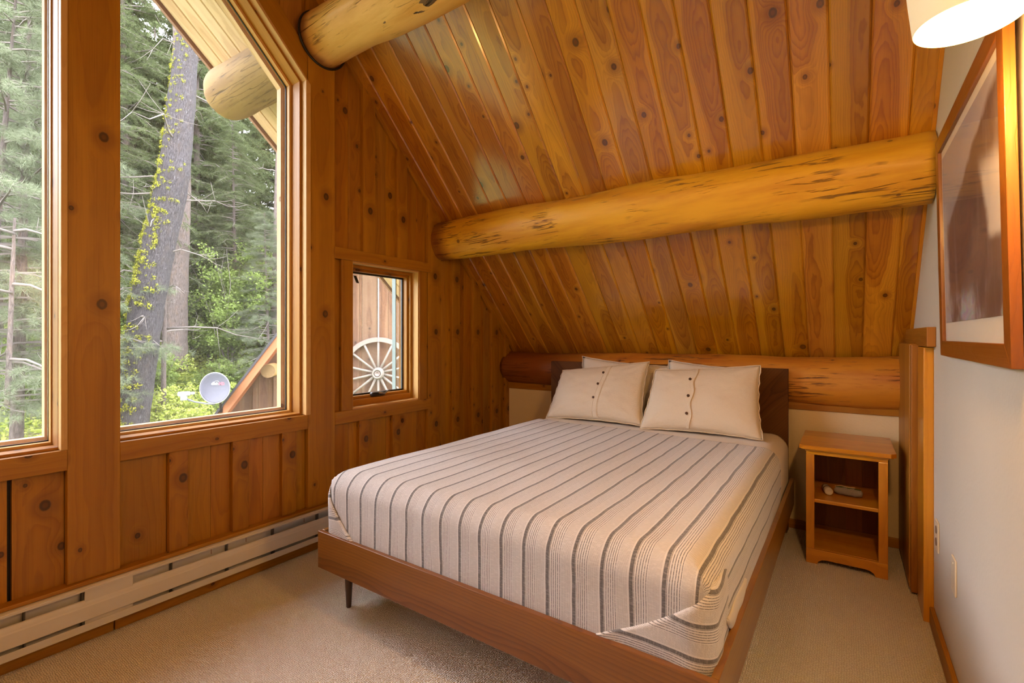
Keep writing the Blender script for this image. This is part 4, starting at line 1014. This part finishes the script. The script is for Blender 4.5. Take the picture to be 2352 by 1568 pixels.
for ph in (0, 2*PI/3, 4*PI/3):
    b.tube([(0.0055*math.cos(ph+k*0.6), 0.0055*math.sin(ph+k*0.6), k*0.010-0.06) for k in range(112)], [0.0055]*112, 6)
b.build('strand', M['rope'], rp, sm=True)
# ---- satellite dish on the wing's roof edge
dsh = empty('satellite_dish', wloc(0.56, -1.94, 0.30), 'grey oval satellite dish with white receiver on the wing roof edge', 'satellite dish', rz=WPH)
Dc = Vector((0.06, 0.005, 0.232)); nrm = Vector((1.0, -0.24, 0.10)).normalized(); up_ = Vector((0, -0.35, 1)).normalized(); sx = up_.cross(nrm).normalized(); sy = nrm.cross(sx)
hx = Vector((0, 0, 1)).cross(nrm).normalized(); hy = nrm.cross(hx)
b = MB()
def dfn(u, v):
    a = v*2*PI; return Dc + sx*0.188*u*math.cos(a) + sy*0.198*u*math.sin(a) + nrm*(0.035*(u*u-1))
b.grid(dfn, 10, 48); o = b.build('reflector', M['dish'], dsh, sm=True, fix=False)
bm = bmesh.new(); bm.from_mesh(o.data); bmesh.ops.remove_doubles(bm, verts=bm.verts, dist=0.0002); bm.to_mesh(o.data); bm.free()
m = o.modifiers.new('t', 'SOLIDIFY'); m.thickness = 0.005
refl = o
b = MB(); b.tube([Dc+sx*0.189*math.cos(a*PI/24)+sy*0.199*math.sin(a*PI/24) for a in range(49)], [0.004]*49, 8, cap=False); b.build('rim', plain('pale_rim', (.62, .62, .70), .4), dsh, sm=True)
ae = Vector((0.24, -0.265, 0.125))
b = MB(); b.tube([Vector((0.05, 0.0, 0.02)), Vector((0.09, -0.08, 0.035)), Vector((0.18, -0.19, 0.075)), ae], [0.011]*4, 10); b.build('arm', plain('arm_grey', (.22, .22, .26), .5, .3), dsh, sm=True)
b = MB(); b.tube([Vector((-0.05, 0.045, -0.10)), Vector((-0.03, 0.045, 0.04)), Dc-nrm*0.062], [0.016]*3, 12); b.build('mast', M['dark_metal'], dsh, sm=True)
b = MB(); b.tube([ae+Vector((0, -0.085, 0.058)), ae+Vector((0, -0.078, 0.058)), ae+Vector((0, 0.04, 0.062)), ae+Vector((0, 0.05, 0.062))], [0.018, 0.029, 0.029, 0.018], 14); b.build('receiver', M['white_plastic'], dsh, sm=True)
b = MB(); b.box(ae.x-0.025, ae.y-0.052, ae.z-0.018, ae.x+0.025, ae.y+0.012, ae.z+0.05); b.build('receiver_body', M['white_plastic'], dsh, bev=0.005)
b = MB(); b.tube([ae+Vector((-0.005, 0.048, 0.062)), ae+Vector((-0.01, 0.06, 0.062)), ae+Vector((-0.012, 0.092, 0.064))], [0.012, 0.018, 0.016], 14); b.build('feed_horn', M['white_plastic'], dsh, sm=True)
def text_mesh(s, size, mat, parent, name, loc, bold=0.0):
    cu = bpy.data.curves.new(name+'_text', 'FONT'); cu.body = s; cu.size = size; cu.extrude = 0.001; cu.offset = bold; cu.resolution_u = 3
    tmp = bpy.data.objects.new(name+'_text', cu); COL.objects.link(tmp); bpy.context.view_layer.update()
    me = bpy.data.meshes.new_from_object(tmp.evaluated_get(bpy.context.evaluated_depsgraph_get())); bpy.data.objects.remove(tmp)
    me.materials.clear(); o = link(name, me, mat, parent)
    o.matrix_local = Matrix(((hx.x, hy.x, nrm.x, loc.x), (hx.y, hy.y, nrm.y, loc.y), (hx.z, hy.z, nrm.z, loc.z), (0, 0, 0, 1))); return o
tb = Dc + nrm*(-0.022)+hy*0.038
text_mesh('dish', 0.058, M['white_plastic'], refl, 'lettering', tb+hx*-0.060, 0.0010)
text_mesh('HD', 0.050, M['red_print'], refl, 'lettering', tb+hx*0.036, 0.0016)
b = MB(); b.tube([tb+hx*(0.008+0.026*math.cos(a))+hy*(0.036+0.016*math.sin(a)) for a in [k*PI/10 for k in range(-1, 10)]], [0.0012+0.0005*k for k in range(6)]+[0.003]*5, 6); b.build('logo_arc', M['white_plastic'], refl, sm=True)

# ---- hillside
def gz(x, y):
    d = -x; z = -2.5
    if d > 10: z += 0.30*(d-10)
    if d > 24: z += 0.10*(d-24)
    n = mnoise.noise(Vector((x*0.12, y*0.12, 0)))*1.2+mnoise.noise(Vector((x*0.5, y*0.5, 3)))*0.3
    return z+n*min(1, max(0, (d-9)/8))
b = MB(); NX, NY = 70, 80
b.grid(lambda u, v: (-3.0-62*u, -32+70*v, gz(-3.0-62*u, -32+70*v)), NX, NY, lambda u, v: (u*60, v*60))
o = b.build('hillside', M['ground'], sm=True, fix=False); tag(o, kind='structure')
b = MB(); b.poly([(-3.2, -60, -2.52), (60, -60, -2.52), (60, 60, -2.52), (-3.2, 60, -2.52)], [(0, 0), (1, 0), (1, 1), (0, 1)]); o = b.build('yard_ground', M['ground']); tag(o, kind='structure')

# ---- foliage builders (numpy triangles)
def tri_mesh(name, V, mat_, quads=False):
    V = np.asarray(V, dtype=np.float32); k = 4 if quads else 3; n = len(V)//k
    me = bpy.data.meshes.new(name); me.vertices.add(len(V)); me.vertices.foreach_set('co', V.ravel())
    me.loops.add(len(V)); me.loops.foreach_set('vertex_index', np.arange(len(V), dtype=np.int32))
    me.polygons.add(n); me.polygons.foreach_set('loop_start', np.arange(0, n*k, k, dtype=np.int32)); me.polygons.foreach_set('loop_total', np.full(n, k, dtype=np.int32))
    me.update(calc_edges=True); me.materials.append(mat_); return me
def unit(a): return a/np.maximum(np.linalg.norm(a, axis=-1, keepdims=True), 1e-9)
def needles(base, dirs, length, width, per, rng, spread_=0.9):
    """thin triangular needles fanning from twig points"""
    n = len(base); B = np.repeat(base, per, 0); D = np.repeat(dirs, per, 0)
    R = unit(rng.normal(size=(n*per, 3))); N = unit(D*(1.0)+R*spread_); L = length*(0.7+0.6*rng.random((n*per, 1)))
    S = unit(np.cross(N, rng.normal(size=(n*per, 3))))*width/2
    T = B+N*L; V = np.empty((n*per*3, 3)); V[0::3] = B-S; V[1::3] = B+S; V[2::3] = T
    return V
def conifer_meshes(tag_, h, r, z0, nb, blen, seed, pine=False, droop=0.35, per=7, nl=0.055, nw=0.006, twigs=9, stepn=0.045):
    rng = np.random.default_rng(seed); tr = MB()
    lean = rng.normal(size=2)*0.02
    pts = [(lean[0]*z, lean[1]*z, z) for z in np.linspace(-1.0, h, 14)]
    tr.tube(pts, [max(0.02, r*(1-0.9*i/13)) for i in range(14)], 12); trm = tr.mesh(tag_+'_trunk')
    br = MB(); NB_, ND_ = [], []
    for i in range(nb):
        f = (i+rng.random())/nb; z = z0+(h-z0)*f; a = rng.random()*2*PI; L = blen*(1-f)**0.7*(0.6+0.5*rng.random())+0.35
        dr = droop*(0.6+0.8*rng.random()); rise = 0.25*rng.random()
        m = 9; ts = np.linspace(0, 1, m)
        P = np.stack([math.cos(a)*L*ts+lean[0]*z, math.sin(a)*L*ts+lean[1]*z, z+L*(rise*ts-dr*ts**2)], 1)+rng.normal(size=(m, 3))*0.02*L*ts[:, None]
        br.tube([tuple(p) for p in P[::2]], [0.022*L**0.5*(1-t*0.85) for t in ts[::2]], 4, cap=False)
        D = unit(np.gradient(P, axis=0))
        side = unit(np.cross(D, np.array([0, 0, 1.0])))
        for j in range(twigs*2):
            t = 0.18+0.82*(j+rng.random())/(twigs*2); k = t*(m-1); k0 = int(min(m-2, k)); p = P[k0]*(1-(k-k0))+P[k0+1]*(k-k0); d = D[k0]
            sgn = 1 if j % 2 else -1; tl = L*0.34*(1-t*0.62)*(0.7+0.6*rng.random())
            td = unit(d*0.75+side[k0]*sgn*0.8+np.array([0, 0, rng.normal()*0.18-0.12]))
            ns_ = max(3, int(tl/stepn)); q = np.linspace(0.1, 1, ns_)[:, None]
            if pine: q = np.linspace(0.6, 1, max(2, ns_//2))[:, None]
            pp = p+td*tl*q-np.array([0, 0, 1.0])*0.12*tl*q**2
            NB_.append(pp); ND_.append(np.repeat(td[None], len(pp), 0))
            if j % 3 == 0: br.tube([tuple(p), tuple(p+td*tl)], [0.006, 0.003], 3, cap=False)
    B = np.concatenate(NB_); D = np.concatenate(ND_)
    V = needles(B, D, nl, nw, per, rng, 1.1 if pine else 0.95)
    return trm, br.mesh(tag_+'_branches'), tri_mesh(tag_+'_foliage', V, M['pine_needle'] if pine else M['needle'])
def tree(name, meshes, loc, rz, scale, label, cat, group=None, barkm=None, rx=0, ry=0):
    r_ = bpy.data.objects.new(name, None); COL.objects.link(r_); r_.location = loc; r_.rotation_euler = (rx, ry, rz); r_.scale = (scale,)*3
    tag(r_, label, cat, group)
    for nm, me in zip(('trunk', 'branches', 'foliage'), meshes):
        if me is None: continue
        if not me.materials: me.materials.append(M['twig'] if nm == 'branches' else (barkm or M['bark_far']))
        o = bpy.data.objects.new(nm, me); COL.objects.link(o); o.parent = r_
    return r_
firA = conifer_meshes('fir', 13, 0.16, 3.4, 130, 2.4, 1, per=9, nl=0.075, nw=0.010, twigs=10)
firB = conifer_meshes('fir_broad', 15, 0.2, 3.0, 150, 2.9, 2, per=9, nl=0.075, nw=0.011, droop=0.5, twigs=11)
pineA = conifer_meshes('pine', 11, 0.12, 1.7, 120, 2.1, 3, pine=True, per=26, nl=0.16, nw=0.0065, twigs=9, stepn=0.06, droop=0.15)
firFar = conifer_meshes('far_fir', 17, 0.2, 1.5, 150, 3.4, 4, per=9, nl=0.20, nw=0.034, twigs=9, stepn=0.10)
C0 = Vector((2.48, -3.5, 1.2)); Fv = Vector((-math.sin(YAW), math.cos(YAW), 0)); Rv = Vector((math.cos(YAW), math.sin(YAW), 0))
def spot(px, t):                      # a place on the hillside in the direction the photo shows, t metres out
    p = C0+(Fv+Rv*((px-1176)/1110))*t; return Vector((p.x, p.y, gz(p.x, p.y)))
random.seed(11)
def rr_(): return random.random()*2*PI
for i, (px, t, me, s, lab) in enumerate([
    (-60, 9.5, pineA, 1.0, 'long needled young pine filling the lower left of the left window'),
    (35, 10.5, pineA, 1.15, 'young pine with a thin bare lower stem beside the centre post in left window'),
    (-10, 14.5, firB, 1.1, 'dense dark fir behind the young pines in the left window'),
    (110, 15.5, firA, 1.2, 'dark fir partly hidden by the window centre post'),
    (300, 18.5, firA, 1.35, 'dark drooping fir standing left behind the mossy leaning trunk'),
    (205, 15.0, firA, 1.15, 'slim fir whose boughs reach into the upper left of right hand window'),
    (450, 20.0, firB, 1.05, 'broad fir spreading behind the twin trunks'),
    (545, 19.0, firA, 0.75, 'small fir growing right of the mossy trunk below the overhang'),
    (620, 17.0, pineA, 0.62, 'small pine with pale new growth above the wing roof'),
    ]):
    p = spot(px, t); tree('fir_tree' if me is not pineA else 'pine_tree', me, p, rr_(), s, lab, 'tree')
# far forest up the slope: nothing in the photo tells these apart
for i in range(44):
    px = -420+i*34+random.uniform(-20, 20); t = random.choice((21, 25, 30, 36))+random.uniform(-1.5, 1.5)
    if 560 < px < 700: t = max(t, 33)
    p = spot(px, t); tree('forest_tree', firFar, p, rr_(), random.uniform(0.8, 1.15), 'distant fir tree in the misty forest up the slope', 'tree', 'distant forest trees')

# ---- the mossy leaning trunk, and the trunk behind it
def at(px, py, t): return C0+(Fv+Rv*((px-1176)/1110)+Vector((0, 0, (772-py)/1110)))*t
def trunk_tree(name, pts, rads, label, mat_, seg=28, seed=0, rough=0.03, moss=0, stubs=0):
    base = Vector(pts[0]); r_ = empty(name, base, label, 'tree'); n = 70
    P, R_ = [], []
    for i in range(n+1):
        f = i/n*(len(pts)-1); k = min(len(pts)-2, int(f)); g = f-k
        P.append(Vector(pts[k]).lerp(Vector(pts[k+1]), g)-base); R_.append(rads[k]*(1-g)+rads[k+1]*g)
    b = MB(); b.tube([tuple(p) for p in P], R_, seg)
    for i, v in enumerate(b.v):
        v = Vector(v); j = min(n, i//seg); c = P[j]; d = (v-c); q = v+base
        nz = mnoise.noise(Vector((q.x*9, q.y*9, q.z*1.6+seed)))+0.5*mnoise.noise(Vector((q.x*20, q.y*20, q.z*5)))
        b.v[i] = tuple(c+d*(1+nz*rough/max(0.1, R_[j])*1.0))
    b.build('trunk', mat_, r_, sm=True, fix=False)
    rng = np.random.default_rng(seed+5)
    if moss:
        mb = MB(); toward = (C0-base).normalized(); left = -Rv
        for k in range(moss):
            f = rng.random()**1.2; i = int(f*n*0.94); c = P[i]; a = rng.normal()*0.62
            d = (left*math.cos(a+0.45)+toward*math.sin(a+0.45)); d.z = 0; d.normalize()
            s = (0.035+0.060*rng.random())*(1.25-0.7*f)
            if f > .55 and rng.random() > .55: continue
            cc = c+d*(R_[i]*1.0+s*0.1)+Vector((0, 0, rng.normal()*0.05))
            for q_ in range(44):
                o_ = Vector(rng.normal(size=3)).normalized()*s*(0.4+0.7*rng.random()); tdir = Vector(rng.normal(size=3)).normalized()*s*0.20; t2 = o_.cross(tdir).normalized()*s*0.20
                mb.poly([cc+o_-tdir, cc+o_+t2, cc+o_+tdir, cc+o_-t2], [(0, 0)]*4)
        mo = mb.build('moss', M['moss'], r_, fix=False); mo['kind'] = 'stuff'; mo['label'] = 'yellow green moss tufts'
    if stubs:
        mb = MB()
        for k in range(stubs):
            f = 0.25+0.75*rng.random(); i = int(f*n); c = P[i]; a = rng.random()*2*PI; L = 0.6+2.0*rng.random()
            d = Vector((math.cos(a), math.sin(a), -0.1+0.5*rng.random())); pts_ = [c+d*L*t+Vector((0, 0, -0.35*L*t*t))+Vector(rng.normal(size=3))*0.06*L*t for t in (0, .25, .5, .75, 1)]
            mb.tube(pts_, [0.03, 0.024, 0.018, 0.012, 0.006], 6)
            for w_ in range(6):
                q0 = pts_[2+int(rng.random()*3)]; dd = (d+Vector(rng.normal(size=3))*0.7).normalized()*L*0.35
                mb.tube([q0, q0+dd*0.5+Vector((0, 0, -0.03)), q0+dd], [0.008, 0.006, 0.003], 4)
        mb.build('bare_limbs', M['twig'], r_, sm=True)
    return r_
T = 12.0
trunk_tree('leaning_tree', [at(293, 1060, T), at(303, 960, T), at(338, 700, T), at(372, 530, T), at(400, 400, T), at(418, 230, T+.3), at(430, 90, T+.6), at(442, -120, T+1)],
           [0.37, 0.36, 0.355, 0.345, 0.33, 0.29, 0.245, 0.20], 'thick leaning tree trunk with yellow green moss, dead limbs at the top', M['bark'], seed=1, moss=1100, stubs=16)
trunk_tree('standing_tree', [at(403, 850, 16), at(404, 700, 16), at(412, 500, 16), at(416, 300, 16), at(420, 0, 16), at(424, -200, 16)], [0.34, 0.33, 0.31, 0.28, 0.25, 0.2], 'straight brown trunk standing just behind the mossy leaning trunk', M['bark_far'], seed=2, stubs=8)
trunk_tree('sapling', [at(375, 930, 13), at(377, 760, 13), at(380, 560, 13), at(384, 420, 13)], [0.062, 0.058, 0.045, 0.03], 'thin grey sapling stem between the two big trunks', M['bark_far'], 12, 3, 0.01, stubs=7)
trunk_tree('snag', [at(629, 800, 18), at(631, 600, 18), at(635, 430, 18), at(637, 340, 18)], [0.095, 0.085, 0.07, 0.05], 'thin reddish bare trunk at right edge of big window', M['bark_far'], 12, 4, 0.01, stubs=5)
trunk_tree('sapling', [at(16, 930, 9), at(22, 800, 9), at(28, 640, 9), at(34, 500, 9)], [0.045, 0.04, 0.035, 0.02], 'slim bare stem low in the left window', M['bark_far'], 12, 6, 0.008, stubs=7)

# ---- leafy shrubs and saplings
def shrub_meshes(tag_, h, w, nst, nleaf, ls, mat_, seed, up=0.5):
    rng = np.random.default_rng(seed); st = MB(); pts_ = []
    for k in range(nst):
        a = rng.random()*2*PI; L = h*(0.6+0.5*rng.random()); ex = w*(0.2+0.8*rng.random())
        P = [Vector((math.cos(a)*ex*t**1.2+rng.normal()*0.03*h*t, math.sin(a)*ex*t**1.2+rng.normal()*0.03*h*t, L*t)) for t in (0, .25, .5, .75, 1)]
        st.tube(P, [0.014*h**.5*(1-t*.8) for t in (0, .25, .5, .75, 1)], 4, cap=False)
        for q_ in range(7):
            t = 0.3+0.7*rng.random(); i = int(t*4*0.999); p0 = P[i].lerp(P[i+1], t*4-i); d = Vector((rng.normal(), rng.normal(), up*rng.random())).normalized()*w*0.5
            st.tube([p0, p0+d], [0.005, 0.002], 3, cap=False)
            for s in np.linspace(0.2, 1, 6): pts_.append(p0+d*s)
    pts_ = np.array([tuple(p) for p in pts_]); idx = rng.integers(0, len(pts_), nleaf)
    c = pts_[idx]+rng.normal(size=(nleaf, 3))*w*0.055; n_ = unit(rng.normal(size=(nleaf, 3))*np.array([.7, .7, .5])+np.array([0, 0, 0.8])); a1 = unit(np.cross(n_, rng.normal(size=(nleaf, 3)))); a2 = np.cross(n_, a1)
    s = ls*(0.6+0.7*rng.random((nleaf, 1)))
    V = np.empty((nleaf*4, 3)); V[0::4] = c-a1*s*0.5; V[1::4] = c+a2*s*0.33; V[2::4] = c+a1*s*0.5; V[3::4] = c-a2*s*0.33
    return None, st.mesh(tag_+'_stems'), tri_mesh(tag_+'_leaves', V, mat_, True)
bushA = shrub_meshes('bush', 1.1, 0.75, 16, 2600, 0.075, M['leaf_y'], 21)
bushB = shrub_meshes('bush_green', 1.4, 0.8, 16, 3000, 0.080, M['leaf'], 22)
maple = shrub_meshes('maple', 3.6, 1.5, 26, 17000, 0.075, M['leaf'], 23)
tree('leafy_sapling', maple, spot(530, 17.5), 1.0, 1.25, 'bright green leafy sapling right of the leaning trunk', 'tree')
tree('leafy_sapling', maple, spot(605, 19.0), 2.0, 1.35, 'bright leafy sapling rising above the wing roof line', 'tree')
tree('leafy_sapling', maple, spot(285, 17.0), 4.0, 1.1, 'light green sapling tight behind the left side of mossy trunk', 'tree')
tree('leafy_sapling', maple, spot(75, 12.5), 3.0, 0.62, 'small leafy sapling low in the left window beside the post', 'tree')
tree('leafy_sapling', maple, spot(455, 20.0), 5.0, 1.2, 'green sapling deep in the forest between the trunks and the dish', 'tree')
k = 0
for row, (t, npx) in enumerate(((12.8, 9), (14.2, 10), (16, 11), (18.5, 12), (21.5, 13))):
    for j in range(npx):
        px = -120+(820/npx)*(j+random.uniform(-.3, .3)); me = bushA if (random.random() < (0.75 if row < 3 else 0.3)) else bushB
        yel = me is bushA
        tree('shrub', me, spot(px, t+random.uniform(-.5, .5)), rr_(), random.uniform(0.65, 1.05)*(1+row*0.06),
             'low yellow green leafy shrub on the forest floor' if yel else 'low mid green leafy shrub on the forest floor', 'shrub', 'yellow green undergrowth shrubs' if yel else 'mid green undergrowth shrubs')
# uncountable ground cover
rng = np.random.default_rng(31); n = 60000
t_ = 10.5+rng.random(n)**0.8*16; px_ = -200+950*rng.random(n); ux = (px_-1176)/1110
X_ = C0.x+(Fv.x+Rv.x*ux)*t_; Y_ = C0.y+(Fv.y+Rv.y*ux)*t_
Z_ = np.array([gz(a, c) for a, c in zip(X_, Y_)])+rng.random(n)**2*0.45
c = np.stack([X_, Y_, Z_], 1); n_ = unit(rng.normal(size=(n, 3))*0.6+np.array([0.3, 0, 0.9])); a1 = unit(np.cross(n_, rng.normal(size=(n, 3)))); a2 = np.cross(n_, a1); s = 0.10*(0.5+rng.random((n, 1)))
V = np.empty((n*4, 3)); V[0::4] = c-a1*s*.5; V[1::4] = c+a2*s*.3; V[2::4] = c+a1*s*.5; V[3::4] = c-a2*s*.3
gc = bpy.data.objects.new('ground_cover', tri_mesh('ground_cover', V, M['leaf_y'], True)); COL.objects.link(gc)
tag(gc, 'carpet of small yellow green leaves covering the forest floor', 'ground cover', kind='stuff')
